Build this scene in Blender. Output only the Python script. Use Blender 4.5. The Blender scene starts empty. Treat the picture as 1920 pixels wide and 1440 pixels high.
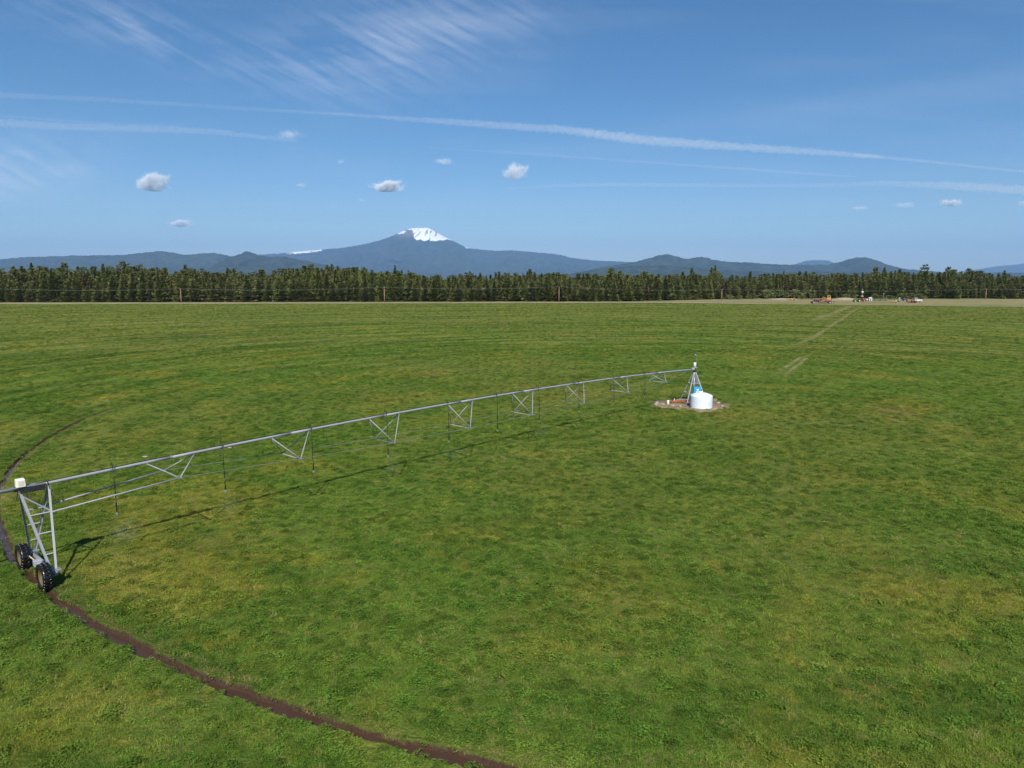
import bpy, bmesh, math, random
import numpy as np
from mathutils import Vector, Matrix

random.seed(7)
RNG = np.random.default_rng(11)
rad = math.radians
SC = bpy.context.scene
COL = SC.collection

# ------------------------------------------------------------------ camera
CAM_H, PITCH, FPX = 12.664, rad(8.461), 1331.0       # drone height, tilt down, focal length in photo pixels
cam_d = bpy.data.cameras.new('camera')
cam_d.sensor_width = 36.0
cam_d.lens = FPX / 1920.0 * 36.0
cam_d.clip_start = 0.5
cam_d.clip_end = 200000.0
cam = bpy.data.objects.new('camera', cam_d)
cam.location = (0, 0, CAM_H)
cam.rotation_euler = (rad(90) - PITCH, 0, 0)
COL.objects.link(cam)
SC.camera = cam

# ------------------------------------------------------------------ sky and sun
SUN_AZ = Vector((0.06, -1.0)).normalized()          # where the sun stands (behind the camera, a little left)
SUN_EL = rad(43.5)
world = bpy.data.worlds.new('World')
SC.world = world
world.use_nodes = True
wn = world.node_tree
wn.nodes.clear()
sky = wn.nodes.new('ShaderNodeTexSky')
sky.sky_type = 'NISHITA'
sky.sun_disc = False
sky.sun_elevation = SUN_EL
sky.sun_rotation = math.atan2(SUN_AZ.x, SUN_AZ.y)
sky.altitude = 1300
sky.air_density = 1.0
sky.dust_density = 1.0
sky.ozone_density = 3.0
bg = wn.nodes.new('ShaderNodeBackground')
bg.inputs['Strength'].default_value = 0.070
wo = wn.nodes.new('ShaderNodeOutputWorld')
hs = wn.nodes.new('ShaderNodeHueSaturation')
hs.inputs['Saturation'].default_value = 1.25
wn.links.new(sky.outputs[0], hs.inputs['Color'])
wn.links.new(hs.outputs[0], bg.inputs['Color'])
wn.links.new(bg.outputs[0], wo.inputs['Surface'])

sun_d = bpy.data.lights.new('sun', 'SUN')
sun_d.energy = 4.2
sun_d.angle = rad(0.53)
sun_d.color = (1.0, 0.955, 0.89)
sun = bpy.data.objects.new('sun', sun_d)
sd = Vector((SUN_AZ.x * math.cos(SUN_EL), SUN_AZ.y * math.cos(SUN_EL), math.sin(SUN_EL)))
sun.rotation_euler = sd.to_track_quat('Z', 'Y').to_euler()
sun.location = (0, -50, 80)
COL.objects.link(sun)

SC.view_settings.view_transform = 'Standard'
SC.view_settings.look = 'None'
SC.view_settings.exposure = 0.57
SC.view_settings.gamma = 1.0
SC.render.engine = 'CYCLES'
SC.cycles.use_denoising = True
SC.cycles.denoiser = 'OPENIMAGEDENOISE'
SC.cycles.denoising_input_passes = 'RGB_ALBEDO_NORMAL'
SC.cycles.denoising_prefilter = 'FAST'
SC.cycles.volume_bounces = 3
SC.cycles.max_bounces = 4
SC.cycles.diffuse_bounces = 2
SC.cycles.transparent_max_bounces = 12

# ------------------------------------------------------------------ helpers
CP, SP = math.cos(PITCH), math.sin(PITCH)
def ray(px, py):
    x = (px - 960.0) / FPX
    y = -(py - 720.0) / FPX
    return Vector((x, CP + y * SP, -SP + y * CP))
def gp(px, py, z=0.0):
    """point of the plane at height z that the photo shows at px, py"""
    d = ray(px, py)
    t = (z - CAM_H) / d.z
    return Vector((d.x * t, d.y * t, z))
def at_depth(px, py, Y):
    d = ray(px, py)
    t = Y / d.y
    return Vector((d.x * t, Y, CAM_H + d.z * t))

def tag(o, label=None, cat=None, group=None, kind=None):
    if label: o['label'] = label
    if cat: o['category'] = cat
    if group: o['group'] = group
    if kind: o['kind'] = kind
    return o
def empty(name, loc=(0, 0, 0), rz=0.0, label=None, cat=None, group=None, parent=None):
    o = bpy.data.objects.new(name, None)
    o.empty_display_size = 0.3
    o.location = loc
    o.rotation_euler = (0, 0, rz)
    COL.objects.link(o)
    if parent: o.parent = parent
    return tag(o, label, cat, group)
def copy_tree(o, parent=None):
    c = o.copy()
    COL.objects.link(c)
    c.parent = parent
    for ch in list(o.children):
        copy_tree(ch, c)
    return c

def basis(d):
    d = Vector(d).normalized()
    a = Vector((0, 0, 1)) if abs(d.z) < 0.95 else Vector((1, 0, 0))
    u = d.cross(a).normalized()
    v = u.cross(d).normalized()
    return d, u, v

class MB:
    """collects shapes; build() links them as one mesh object"""
    def __init__(self):
        self.v, self.f = [], []
    def add(self, vs, fs):
        o = len(self.v)
        self.v += [tuple(p) for p in vs]
        self.f += [tuple(i + o for i in q) for q in fs]
        return self
    def box(self, c, s, rz=0.0, bevel=0.0, taper=1.0):
        hx, hy, hz = s[0] / 2, s[1] / 2, s[2] / 2
        ca, sa = math.cos(rz), math.sin(rz)
        b = min(bevel, hx * .9, hy * .9, hz * .9)
        def ring(x, y, z):
            e = b
            pts = [(-x + e, -y), (x - e, -y), (x, -y + e), (x, y - e), (x - e, y), (-x + e, y), (-x, y - e), (-x, -y + e)] if e > 0 else [(-x, -y), (x, -y), (x, y), (-x, y)]
            return [(c[0] + p * ca - q * sa, c[1] + p * sa + q * ca, c[2] + z) for p, q in pts]
        if b > 0:
            rs = [ring(hx - b, hy - b, -hz), ring(hx, hy, -hz + b), ring(hx * taper, hy * taper, hz - b), ring(hx * taper - b, hy * taper - b, hz)]
        else:
            rs = [ring(hx, hy, -hz), ring(hx * taper, hy * taper, hz)]
        n = len(rs[0])
        vs = [p for r in rs for p in r]
        fs = [tuple(range(n - 1, -1, -1)), tuple(range((len(rs) - 1) * n, len(rs) * n))]
        for k in range(len(rs) - 1):
            for i in range(n):
                j = (i + 1) % n
                fs.append((k * n + i, k * n + j, (k + 1) * n + j, (k + 1) * n + i))
        return self.add(vs, fs)
    def tube(self, pts, r, n=8, caps=True):
        pts = [Vector(p) for p in pts]
        rs = r if isinstance(r, (list, tuple)) else [r] * len(pts)
        vs, fs = [], []
        for k, p in enumerate(pts):
            d = (pts[min(k + 1, len(pts) - 1)] - pts[max(k - 1, 0)])
            _, u, w = basis(d)
            for i in range(n):
                a = 2 * math.pi * i / n
                vs.append(p + (u * math.cos(a) + w * math.sin(a)) * rs[k])
        for k in range(len(pts) - 1):
            for i in range(n):
                j = (i + 1) % n
                fs.append((k * n + i, k * n + j, (k + 1) * n + j, (k + 1) * n + i))
        if caps:
            fs.append(tuple(range(n - 1, -1, -1)))
            fs.append(tuple((len(pts) - 1) * n + i for i in range(n)))
        return self.add(vs, fs)
    def angle(self, a, b, w, out, t=0.008):
        """L-section bar from a to b, its corner towards out"""
        a, b = Vector(a), Vector(b)
        d = (b - a).normalized()
        o = Vector(out); o = (o - d * o.dot(d)).normalized()
        s = d.cross(o)
        e1, e2 = (-o + s).normalized(), (-o - s).normalized()
        i1 = o * 0.0
        prof = [o * 0.0, e1 * w, e1 * w + e2 * t, (e1 + e2) * t, e2 * w + e1 * t, e2 * w]
        vs = [a + p for p in prof] + [b + p for p in prof]
        fs = [(i, (i + 1) % 6, 6 + (i + 1) % 6, 6 + i) for i in range(6)]
        fs += [(0, 1, 2, 3), (0, 3, 4, 5), (9, 8, 7, 6), (11, 10, 9, 6)]
        return self.add(vs, fs)
    def lathe(self, prof, c=(0, 0, 0), axis='Z', n=24, closed=False):
        vs, fs = [], []
        m = len(prof)
        for i in range(n):
            a = 2 * math.pi * i / n
            for r, h in prof:
                x, y = r * math.cos(a), r * math.sin(a)
                p = (x, y, h) if axis == 'Z' else ((h, x, y) if axis == 'X' else (x, h, y))
                vs.append((p[0] + c[0], p[1] + c[1], p[2] + c[2]))
        for i in range(n):
            j = (i + 1) % n
            for k in range(m if closed else m - 1):
                k2 = (k + 1) % m
                fs.append((i * m + k, j * m + k, j * m + k2, i * m + k2))
        return self.add(vs, fs)
    def mesh(self, name, mat, smooth=False):
        me = bpy.data.meshes.new(name)
        me.from_pydata(self.v, [], self.f)
        bm = bmesh.new(); bm.from_mesh(me)
        bmesh.ops.recalc_face_normals(bm, faces=bm.faces)
        bm.to_mesh(me); bm.free()
        if smooth:
            for p in me.polygons: p.use_smooth = True
        for m in (mat if isinstance(mat, (list, tuple)) else [mat]):
            me.materials.append(m)
        return me
    def build(self, name, mat, parent=None, smooth=False, loc=(0, 0, 0), rz=0.0):
        return link(name, self.mesh(name, mat, smooth), parent, loc, rz)
def link(name, me, parent=None, loc=(0, 0, 0), rz=0.0):
    o = bpy.data.objects.new(name, me)
    o.location = loc
    o.rotation_euler = (0, 0, rz)
    COL.objects.link(o)
    if parent: o.parent = parent
    return o
def np_mesh(name, V, F, mat, smooth=False):
    """fast mesh from numpy arrays; F is n x 3 or n x 4"""
    me = bpy.data.meshes.new(name)
    V = np.ascontiguousarray(V, dtype=np.float32); F = np.ascontiguousarray(F, dtype=np.int32)
    k = F.shape[1]
    me.vertices.add(len(V)); me.vertices.foreach_set('co', V.ravel())
    me.loops.add(F.size); me.loops.foreach_set('vertex_index', F.ravel())
    me.polygons.add(len(F))
    me.polygons.foreach_set('loop_start', np.arange(0, F.size, k, dtype=np.int32))
    me.polygons.foreach_set('loop_total', np.full(len(F), k, dtype=np.int32))
    if smooth: me.polygons.foreach_set('use_smooth', np.ones(len(F), dtype=bool))
    me.update(calc_edges=True)
    me.validate()
    if mat: me.materials.append(mat)
    return me
def attr(me, name, data, typ='FLOAT', dom='POINT'):
    a = me.attributes.new(name, typ, dom)
    a.data.foreach_set({'FLOAT': 'value', 'INT': 'value', 'FLOAT_VECTOR': 'vector'}[typ], np.ascontiguousarray(data).ravel())

# value noise (numpy), for shapes and scattering
def _hash(ix, iy, s):
    h = (ix.astype(np.int64) * 374761393 + iy.astype(np.int64) * 668265263 + s * 974634221) & 0xFFFFFFFF
    h = ((h ^ (h >> 13)) * 1274126177) & 0xFFFFFFFF
    return ((h ^ (h >> 16)) & 0xFFFF) / 65535.0
def vnoise(x, y, s=0):
    x = np.asarray(x, float); y = np.asarray(y, float)
    ix, iy = np.floor(x), np.floor(y)
    fx, fy = x - ix, y - iy
    fx = fx * fx * (3 - 2 * fx); fy = fy * fy * (3 - 2 * fy)
    a, b = _hash(ix, iy, s), _hash(ix + 1, iy, s)
    c, d = _hash(ix, iy + 1, s), _hash(ix + 1, iy + 1, s)
    return (a * (1 - fx) + b * fx) * (1 - fy) + (c * (1 - fx) + d * fx) * fy
def fbm(x, y, s=0, o=4):
    t, a, n = 0.0, 0.5, 0.0
    for k in range(o):
        t = t + a * vnoise(np.asarray(x) * 2 ** k + 17.3 * k, np.asarray(y) * 2 ** k - 9.1 * k, s + k); n += a; a *= 0.5
    return t / n
def sstep(a, b, x):
    t = np.clip((np.asarray(x, float) - a) / (b - a), 0, 1)
    return t * t * (3 - 2 * t)

# ------------------------------------------------------------------ materials
def nodes_of(m):
    m.use_nodes = True
    nt = m.node_tree
    nt.nodes.clear()
    out = nt.nodes.new('ShaderNodeOutputMaterial')
    return nt, nt.nodes, nt.links, out
def noise(nt, scale, detail=3.0, rough=0.55, vec=None, dims='3D'):
    n = nt.nodes.new('ShaderNodeTexNoise')
    n.noise_dimensions = dims
    n.inputs['Scale'].default_value = scale
    n.inputs['Detail'].default_value = detail
    n.inputs['Roughness'].default_value = rough
    if vec is not None: nt.links.new(vec, n.inputs['Vector'])
    return n.outputs['Fac']
def ramp(nt, fac, stops):
    r = nt.nodes.new('ShaderNodeMapRange')
    r.interpolation_type = 'SMOOTHSTEP'
    r.inputs['From Min'].default_value, r.inputs['From Max'].default_value = stops[0], stops[1]
    r.inputs['To Min'].default_value = stops[2] if len(stops) > 2 else 0.0
    r.inputs['To Max'].default_value = stops[3] if len(stops) > 3 else 1.0
    nt.links.new(fac, r.inputs['Value'])
    return r.outputs['Result']
def mixc(nt, fac, a, b, blend='MIX'):
    m = nt.nodes.new('ShaderNodeMix')
    m.data_type = 'RGBA'; m.blend_type = blend
    for sock, val in ((m.inputs[0], fac), (m.inputs[6], a), (m.inputs[7], b)):
        if hasattr(val, 'links'): nt.links.new(val, sock)
        elif isinstance(val, (tuple, list)): sock.default_value = (*val[:3], 1.0)
        else: sock.default_value = val
    return m.outputs[2]
def math_n(nt, op, a, b=None):
    m = nt.nodes.new('ShaderNodeMath'); m.operation = op
    for i, val in enumerate((a, b)):
        if val is None: continue
        if hasattr(val, 'links'): nt.links.new(val, m.inputs[i])
        else: m.inputs[i].default_value = val
    return m.outputs[0]

def simple(name, col, rough=0.5, metal=0.0, var=0.15, scale=3.0, bump=0.0, spec=0.5, dirt=None):
    """paint / metal / plastic with a little uneven colour and wear"""
    m = bpy.data.materials.new(name)
    nt, N, L, out = nodes_of(m)
    p = N.new('ShaderNodeBsdfPrincipled')
    tc = N.new('ShaderNodeTexCoord')
    f = noise(nt, scale, 4.0, 0.6, tc.outputs['Object'])
    dark = tuple(c * (1 - var) for c in col); lite = tuple(min(1, c * (1 + var)) for c in col)
    c = mixc(nt, f, dark, lite)
    if dirt:
        g = noise(nt, scale * 0.45, 5.0, 0.7, tc.outputs['Object'])
        c = mixc(nt, ramp(nt, g, (0.5, 0.75, 0.0, 0.7)), c, dirt)
    L.new(c, p.inputs['Base Color'])
    L.new(ramp(nt, f, (0.2, 0.8, max(0.02, rough - 0.1), min(1, rough + 0.12))), p.inputs['Roughness'])
    p.inputs['Metallic'].default_value = metal
    p.inputs['Specular IOR Level'].default_value = spec
    if bump:
        b = N.new('ShaderNodeBump'); b.inputs['Strength'].default_value = bump; b.inputs['Distance'].default_value = 0.05
        L.new(f, b.inputs['Height']); L.new(b.outputs[0], p.inputs['Normal'])
    L.new(p.outputs[0], out.inputs['Surface'])
    return m

PIV = Vector((18.603, 71.742, 0.0))                   # centre of the irrigation circle
AX = Vector((-0.67432, -0.73844, 0.0))                # along the boom, outwards
NX = Vector((0.73844, -0.67432, 0.0))                 # across the boom, towards the camera
RUT_R = 58.1

def make_field_group():
    """colour of the pasture by place: wetter green, olive, thin yellow patches, arcs round the pivot"""
    g = bpy.data.node_groups.new('field_colour', 'ShaderNodeTree')
    g.interface.new_socket('Color', in_out='OUTPUT', socket_type='NodeSocketColor')
    go = g.nodes.new('NodeGroupOutput')
    L = g.links
    geo = g.nodes.new('ShaderNodeNewGeometry')
    flat = g.nodes.new('ShaderNodeVectorMath'); flat.operation = 'MULTIPLY'
    L.new(geo.outputs['Position'], flat.inputs[0]); flat.inputs[1].default_value = (1, 1, 0)
    P = flat.outputs[0]
    rel = g.nodes.new('ShaderNodeVectorMath'); rel.operation = 'SUBTRACT'
    L.new(P, rel.inputs[0]); rel.inputs[1].default_value = PIV
    ln = g.nodes.new('ShaderNodeVectorMath'); ln.operation = 'LENGTH'
    L.new(rel.outputs[0], ln.inputs[0])
    R = ln.outputs['Value']
    sx = g.nodes.new('ShaderNodeSeparateXYZ'); L.new(rel.outputs[0], sx.inputs[0])
    ang = math_n(g, 'ARCTAN2', sx.outputs[0], math_n(g, 'MULTIPLY', sx.outputs[1], -1.0))
    arc = g.nodes.new('ShaderNodeCombineXYZ')
    L.new(math_n(g, 'MULTIPLY', ang, 3.2), arc.inputs[0]); L.new(math_n(g, 'MULTIPLY', R, 0.30), arc.inputs[1])
    n_big = noise(g, 0.018, 3, 0.5, P)
    n_mid = noise(g, 0.11, 4, 0.6, P)
    n_pat = noise(g, 0.62, 6, 0.72, P)
    n_fine = noise(g, 2.3, 3, 0.6, P)
    n_arc = noise(g, 1.0, 3, 0.6, arc.outputs[0])
    G1, G2 = (0.114, 0.194, 0.030), (0.156, 0.212, 0.037)
    OLIVE, YEL, TAN, DARK = (0.194, 0.206, 0.050), (0.262, 0.242, 0.040), (0.290, 0.220, 0.100), (0.060, 0.140, 0.022)
    c = mixc(g, ramp(g, n_mid, (0.3, 0.7)), G1, G2)
    far = ramp(g, R, (70, 230, 0.0, 0.62))
    n_m2 = noise(g, 0.075, 5, 0.6, rel.outputs[0])
    c = mixc(g, math_n(g, 'MULTIPLY', ramp(g, n_m2, (0.50, 0.62)), 0.6), c, YEL)
    c = mixc(g, math_n(g, 'MULTIPLY', ramp(g, n_big, (0.40, 0.62)), 0.55), c, OLIVE)
    c = mixc(g, math_n(g, 'MULTIPLY', ramp(g, n_m2, (0.60, 0.70)), ramp(g, n_big, (0.42, 0.6, 0.0, 0.75))), c, TAN)
    c = mixc(g, far, c, OLIVE)
    rw = ramp(g, R, (40, 75, 0.35, 1.0))
    c = mixc(g, math_n(g, 'MULTIPLY', ramp(g, n_arc, (0.5, 0.68, 0.0, 0.55)), rw), c, DARK)
    c = mixc(g, math_n(g, 'MULTIPLY', ramp(g, n_arc, (0.48, 0.32, 0.0, 0.6)), rw), c, OLIVE)
    c = mixc(g, math_n(g, 'MULTIPLY', ramp(g, n_pat, (0.54, 0.66)), ramp(g, n_mid, (0.42, 0.62, 0.1, 0.8))), c, YEL)
    c = mixc(g, ramp(g, n_pat, (0.40, 0.28, 0.0, 0.55)), c, DARK)
    c = mixc(g, math_n(g, 'MULTIPLY', ramp(g, n_fine, (0.60, 0.74)), 0.5), c, TAN)
    a_lo, a_hi = mixc(g, rw, (1, 1, 1), (0.70, 0.76, 0.70)), mixc(g, rw, (1, 1, 1), (1.20, 1.14, 1.10))
    c = mixc(g, 1.0, c, mixc(g, ramp(g, n_arc, (0.36, 0.64)), a_hi, a_lo), 'MULTIPLY')
    n_soil = noise(g, 1.5, 4, 0.6, P)
    c = mixc(g, math_n(g, 'MULTIPLY', ramp(g, n_soil, (0.66, 0.71)), ramp(g, n_mid, (0.40, 0.60))), c, (0.150, 0.088, 0.068))
    L.new(c, go.inputs[0])
    return g
FIELD = make_field_group()

def field_material(name, kind):
    m = bpy.data.materials.new(name)
    nt, N, L, out = nodes_of(m)
    gr = N.new('ShaderNodeGroup'); gr.node_tree = FIELD
    c = gr.outputs[0]
    p = N.new('ShaderNodeBsdfPrincipled')
    p.inputs['Roughness'].default_value = 0.85
    p.inputs['Specular IOR Level'].default_value = 0.03
    if kind == 'ground':
        geo = N.new('ShaderNodeNewGeometry')
        n1 = noise(nt, 9.0, 4, 0.65, geo.outputs['Position'])
        n2 = noise(nt, 0.8, 5, 0.65, geo.outputs['Position'])
        c = mixc(nt, 1.0, c, mixc(nt, n1, (0.55, 0.55, 0.55), (1.15, 1.15, 1.15)), 'MULTIPLY')
        a = N.new('ShaderNodeAttribute'); a.attribute_name = 'mud'
        mudf = noise(nt, 5.0, 4, 0.6, geo.outputs['Position'])
        c = mixc(nt, a.outputs['Fac'], c, mixc(nt, mudf, (0.045, 0.026, 0.018), (0.115, 0.070, 0.048)))
        b = N.new('ShaderNodeBump'); b.inputs['Strength'].default_value = 0.9; b.inputs['Distance'].default_value = 0.22
        L.new(math_n(nt, 'ADD', n1, n2), b.inputs['Height']); L.new(b.outputs[0], p.inputs['Normal'])
        L.new(ramp(nt, a.outputs['Fac'], (0.0, 1.0, 0.85, 0.45)), p.inputs['Roughness'])
        L.new(c, p.inputs['Base Color'])
        L.new(p.outputs[0], out.inputs['Surface'])
        return m
    oi = N.new('ShaderNodeObjectInfo')
    if kind == 'leafy':
        c = mixc(nt, 0.45, c, (0.056, 0.138, 0.022))
    elif kind == 'dry':
        c = mixc(nt, 0.75, c, (0.300, 0.235, 0.110))
    c = mixc(nt, 1.0, c, mixc(nt, oi.outputs['Random'], (0.64, 0.68, 0.62), (1.66, 1.58, 1.45)), 'MULTIPLY')
    L.new(c, p.inputs['Base Color'])
    tr = N.new('ShaderNodeBsdfTranslucent'); L.new(mixc(nt, 1.0, c, (1.1, 1.3, 0.6), 'MULTIPLY'), tr.inputs['Color'])
    mx = N.new('ShaderNodeMixShader'); mx.inputs[0].default_value = 0.27
    L.new(p.outputs[0], mx.inputs[1]); L.new(tr.outputs[0], mx.inputs[2])
    L.new(mx.outputs[0], out.inputs['Surface'])
    return m
M_GROUND = field_material('pasture_ground', 'ground')
M_BLADE = field_material('grass_blades', 'blade')
M_LEAFY = field_material('clover_leaves', 'leafy')
M_DRY = field_material('dry_straw', 'dry')

GALV = simple('galvanised_steel', (0.30, 0.31, 0.33), 0.68, 0.1, 0.2, 5.0)
GALV_D = simple('dull_galvanised_steel', (0.30, 0.31, 0.33), 0.5, 0.5, 0.2, 5.0)
BLACK = simple('black_hose_rubber', (0.012, 0.012, 0.013), 0.45, 0, 0.3)
TYRE = simple('wet_tyre_rubber', (0.010, 0.010, 0.011), 0.22, 0, 0.3, 4.0)
RIM = simple('mud_stained_rim_paint', (0.12, 0.08, 0.026), 0.75, 0.0, 0.3, 6.0, dirt=(0.13, 0.08, 0.045))
WHITE = simple('white_paint', (0.78, 0.78, 0.64), 0.4, 0, 0.06)
CREAM = simple('cream_paint', (0.62, 0.53, 0.33), 0.5, 0, 0.15)
POLY = simple('white_polyethylene', (0.66, 0.72, 0.75), 0.45, 0, 0.10, 2.2, dirt=(0.50, 0.54, 0.52))
BLUE = simple('blue_panel_paint', (0.015, 0.30, 0.66), 0.4, 0, 0.08)
RUST = simple('rust_red_pipe_paint', (0.30, 0.065, 0.025), 0.65, 0, 0.35, 5.0, dirt=(0.10, 0.04, 0.02))
DARKM = simple('dark_metal', (0.03, 0.03, 0.035), 0.5, 0.3, 0.25)

# ------------------------------------------------------------------ ground: one sheet, rings round the pivot, with the wheel rut pressed in
def rut_wobble(th):
    return 0.16 * (fbm(th * 14, th * 0 + 3.1, 5, 4) - 0.5) + 0.14 * (fbm(th * 60, th * 0 + 8.7, 6, 3) - 0.5)
def rut_width(th):
    td = np.degrees(th); td = np.where(td > 0, td - 360, td)
    return np.interp(td, [-190, -150, -128, -100], [0.45, 0.85, 1.0, 1.0]) * (0.25 + 0.16 * (fbm(th * 22, th * 0 + 1.7, 9, 4) - 0.5) + 0.08 * (vnoise(th * 70, th * 0 + 4.2, 3) - 0.5) * 2)
def rut_strength(th_deg):
    """1 where the wheels have cut to mud; th_deg = angle round the pivot, -180..180"""
    t = np.where(th_deg > 0, th_deg - 360, th_deg)      # -360..0
    s = sstep(-192, -170, t) * (1 - sstep(-62, -55, t))
    patch = sstep(0.32, 0.5, fbm(t * 0.35, t * 0 + 2.0, 4, 3)) 
    return s * np.where(t < -163, patch, 1.0)
def ground_height(x, y):
    """gentle unevenness of the field"""
    return 0.10 * (fbm(np.asarray(x) * 0.12, np.asarray(y) * 0.12, 21, 3) - 0.5) * np.exp(-np.hypot(x, y) / 400.0)

th_f = np.radians(np.arange(-200, -55, 0.11))
th_c = np.radians(np.arange(-55, 160, 2.5))
TH = np.concatenate([th_f, th_c])
nT = len(TH)
rr = np.concatenate([[0.02], np.arange(3, 56, 3.0), [56.4, 57.0, 57.35, 57.52], np.linspace(57.60, 58.60, 17), [58.68, 58.8, 59.05, 59.6], np.arange(62, 140, 4.0), [150, 170, 200, 240, 290, 350, 420, 520, 700, 1000, 1600, 2600, 4500, 8000, 14000, 22000, 30000]])
nR = len(rr)
TT, RR = np.meshgrid(TH, rr)
tdeg = np.degrees(TT); tdeg = np.where(tdeg < -180, tdeg + 360, tdeg)
wob, wid, st = rut_wobble(TH)[None], rut_width(TH)[None], rut_strength(np.where(np.degrees(TH) < -180, np.degrees(TH) + 360, np.degrees(TH)))[None]
near_rut = np.exp(-((RR - RUT_R) / 0.9) ** 2)
RW = RR + wob * near_rut
X = PIV.x + RW * np.cos(TT); Y = PIV.y + RW * np.sin(TT)
q = np.abs(RR - RUT_R) / wid
rag = 0.10 * (fbm(X * 5, Y * 5, 31, 3) - 0.5)
depth = (1 - sstep(0.62, 1.02, q + rag)) * (0.20 * st + 0.07 * (1 - st) * (np.abs(tdeg) > 100))
lip = 0.05 * np.exp(-((q - 1.25) / 0.25) ** 2) * st
Z = ground_height(X, Y) - depth + lip
Z = np.where(np.hypot(X - PIV.x, Y - PIV.y) < 4, Z * 0.2, Z)
old_rut = 0.55 * ((tdeg > 158) | (tdeg < -160)) * (fbm(tdeg * 0.3, tdeg * 0, 71, 3) > 0.42)
mud = np.clip((1 - sstep(0.95, 1.18, q + rag * 1.6)) * np.maximum(st, old_rut), 0, 1)
V = np.stack([X, Y, Z], -1).reshape(-1, 3)
ii, jj = np.meshgrid(np.arange(nR - 1), np.arange(nT), indexing='ij')
j2 = (jj + 1) % nT
F = np.stack([ii * nT + jj, ii * nT + j2, (ii + 1) * nT + j2, (ii + 1) * nT + jj], -1).reshape(-1, 4)
F = F[:, ::-1]
me = np_mesh('field_ground', V, F, M_GROUND, True)
attr(me, 'mud', mud.ravel())
ground = tag(link('field_ground', me), kind='structure')
ground['label'] = 'wide green pasture with thin yellow patches'
# normals up
if me.polygons[len(me.polygons) // 2].normal.z < 0:
    me.flip_normals()

# water standing in the rut
m = bpy.data.materials.new('muddy_water')
nt, N, L, out = nodes_of(m)
p = N.new('ShaderNodeBsdfPrincipled')
geo = N.new('ShaderNodeNewGeometry')
c = mixc(nt, noise(nt, 1.2, 4, 0.6, geo.outputs['Position']), (0.048, 0.026, 0.017), (0.080, 0.046, 0.030))
L.new(c, p.inputs['Base Color'])
p.inputs['Roughness'].default_value = 0.16
p.inputs['Specular IOR Level'].default_value = 0.32
p.inputs['IOR'].default_value = 1.33
b = N.new('ShaderNodeBump'); b.inputs['Strength'].default_value = 0.12; b.inputs['Distance'].default_value = 0.03
L.new(noise(nt, 7.0, 3, 0.5, geo.outputs['Position']), b.inputs['Height']); L.new(b.outputs[0], p.inputs['Normal'])
L.new(p.outputs[0], out.inputs['Surface'])
M_WATER = m
tw = np.radians(np.arange(-166, -64, 0.25))
wb, ww = rut_wobble(tw), rut_width(tw)
prof = np.linspace(-0.86, 0.86, 5)
R2 = RUT_R + wb[None] + prof[:, None] * ww[None]
cx, cy = PIV.x + (RUT_R + wb) * np.cos(tw), PIV.y + (RUT_R + wb) * np.sin(tw)
gz = ground_height(cx, cy)
k = np.ones(41) / 41
gz = np.convolve(np.pad(gz, 20, 'edge'), k, 'valid') - 0.135 - 0.10 * (fbm(tw * 30, tw * 0, 77, 3) - 0.45)
V = np.stack([PIV.x + R2 * np.cos(tw), PIV.y + R2 * np.sin(tw), np.broadcast_to(gz, R2.shape)], -1).reshape(-1, 3)
n = len(tw)
ii, jj = np.meshgrid(np.arange(4), np.arange(n - 1), indexing='ij')
F = np.stack([ii * n + jj, (ii + 1) * n + jj, (ii + 1) * n + jj + 1, ii * n + jj + 1], -1).reshape(-1, 4)
me = np_mesh('rut_water', V, F, M_WATER, True)
if me.polygons[0].normal.z < 0: me.flip_normals()
tag(link('rut_water', me), 'brown water standing in the curved wheel rut', kind='structure')

# ------------------------------------------------------------------ field edge: pale gravel road, dry verge, yard
EDGE = [(-700, 571.5), (-200, 571), (330, 570), (720, 569.2), (960, 568.4), (1240, 568), (1450, 570.5), (1640, 573), (1920, 576), (2500, 580)]
def edge_y(x):
    pts = [gp(a, b) for a, b in EDGE]
    return np.interp(x, [p.x for p in pts], [p.y for p in pts])
def earth_mat(name, a, b2, c3, sc):
    m = bpy.data.materials.new(name)
    nt, N, L, out = nodes_of(m)
    geo = N.new('ShaderNodeNewGeometry')
    p = N.new('ShaderNodeBsdfPrincipled'); p.inputs['Roughness'].default_value = 0.95; p.inputs['Specular IOR Level'].default_value = 0.1
    n1 = noise(nt, sc, 5, 0.65, geo.outputs['Position']); n2 = noise(nt, sc * 0.13, 4, 0.6, geo.outputs['Position'])
    c = mixc(nt, ramp(nt, n1, (0.3, 0.7)), a, b2)
    c = mixc(nt, ramp(nt, n2, (0.45, 0.7, 0, 0.8)), c, c3)
    L.new(c, p.inputs['Base Color'])
    bp = N.new('ShaderNodeBump'); bp.inputs['Strength'].default_value = 0.6; bp.inputs['Distance'].default_value = 0.1
    L.new(n1, bp.inputs['Height']); L.new(bp.outputs[0], p.inputs['Normal'])
    L.new(p.outputs[0], out.inputs['Surface'])
    return m
M_DRYGRASS = earth_mat('dry_verge_grass', (0.190, 0.170, 0.070), (0.285, 0.240, 0.120), (0.120, 0.150, 0.045), 0.22)
M_ROAD = earth_mat('pale_gravel', (0.30, 0.265, 0.19), (0.43, 0.385, 0.29), (0.20, 0.185, 0.10), 0.5)
M_SOIL = earth_mat('bare_soil', (0.19, 0.135, 0.09), (0.37, 0.275, 0.20), (0.13, 0.11, 0.055), 2.0)
M_DUST = earth_mat('dusty_earth', (0.30, 0.235, 0.165), (0.40, 0.32, 0.235), (0.20, 0.18, 0.10), 0.6)
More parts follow.
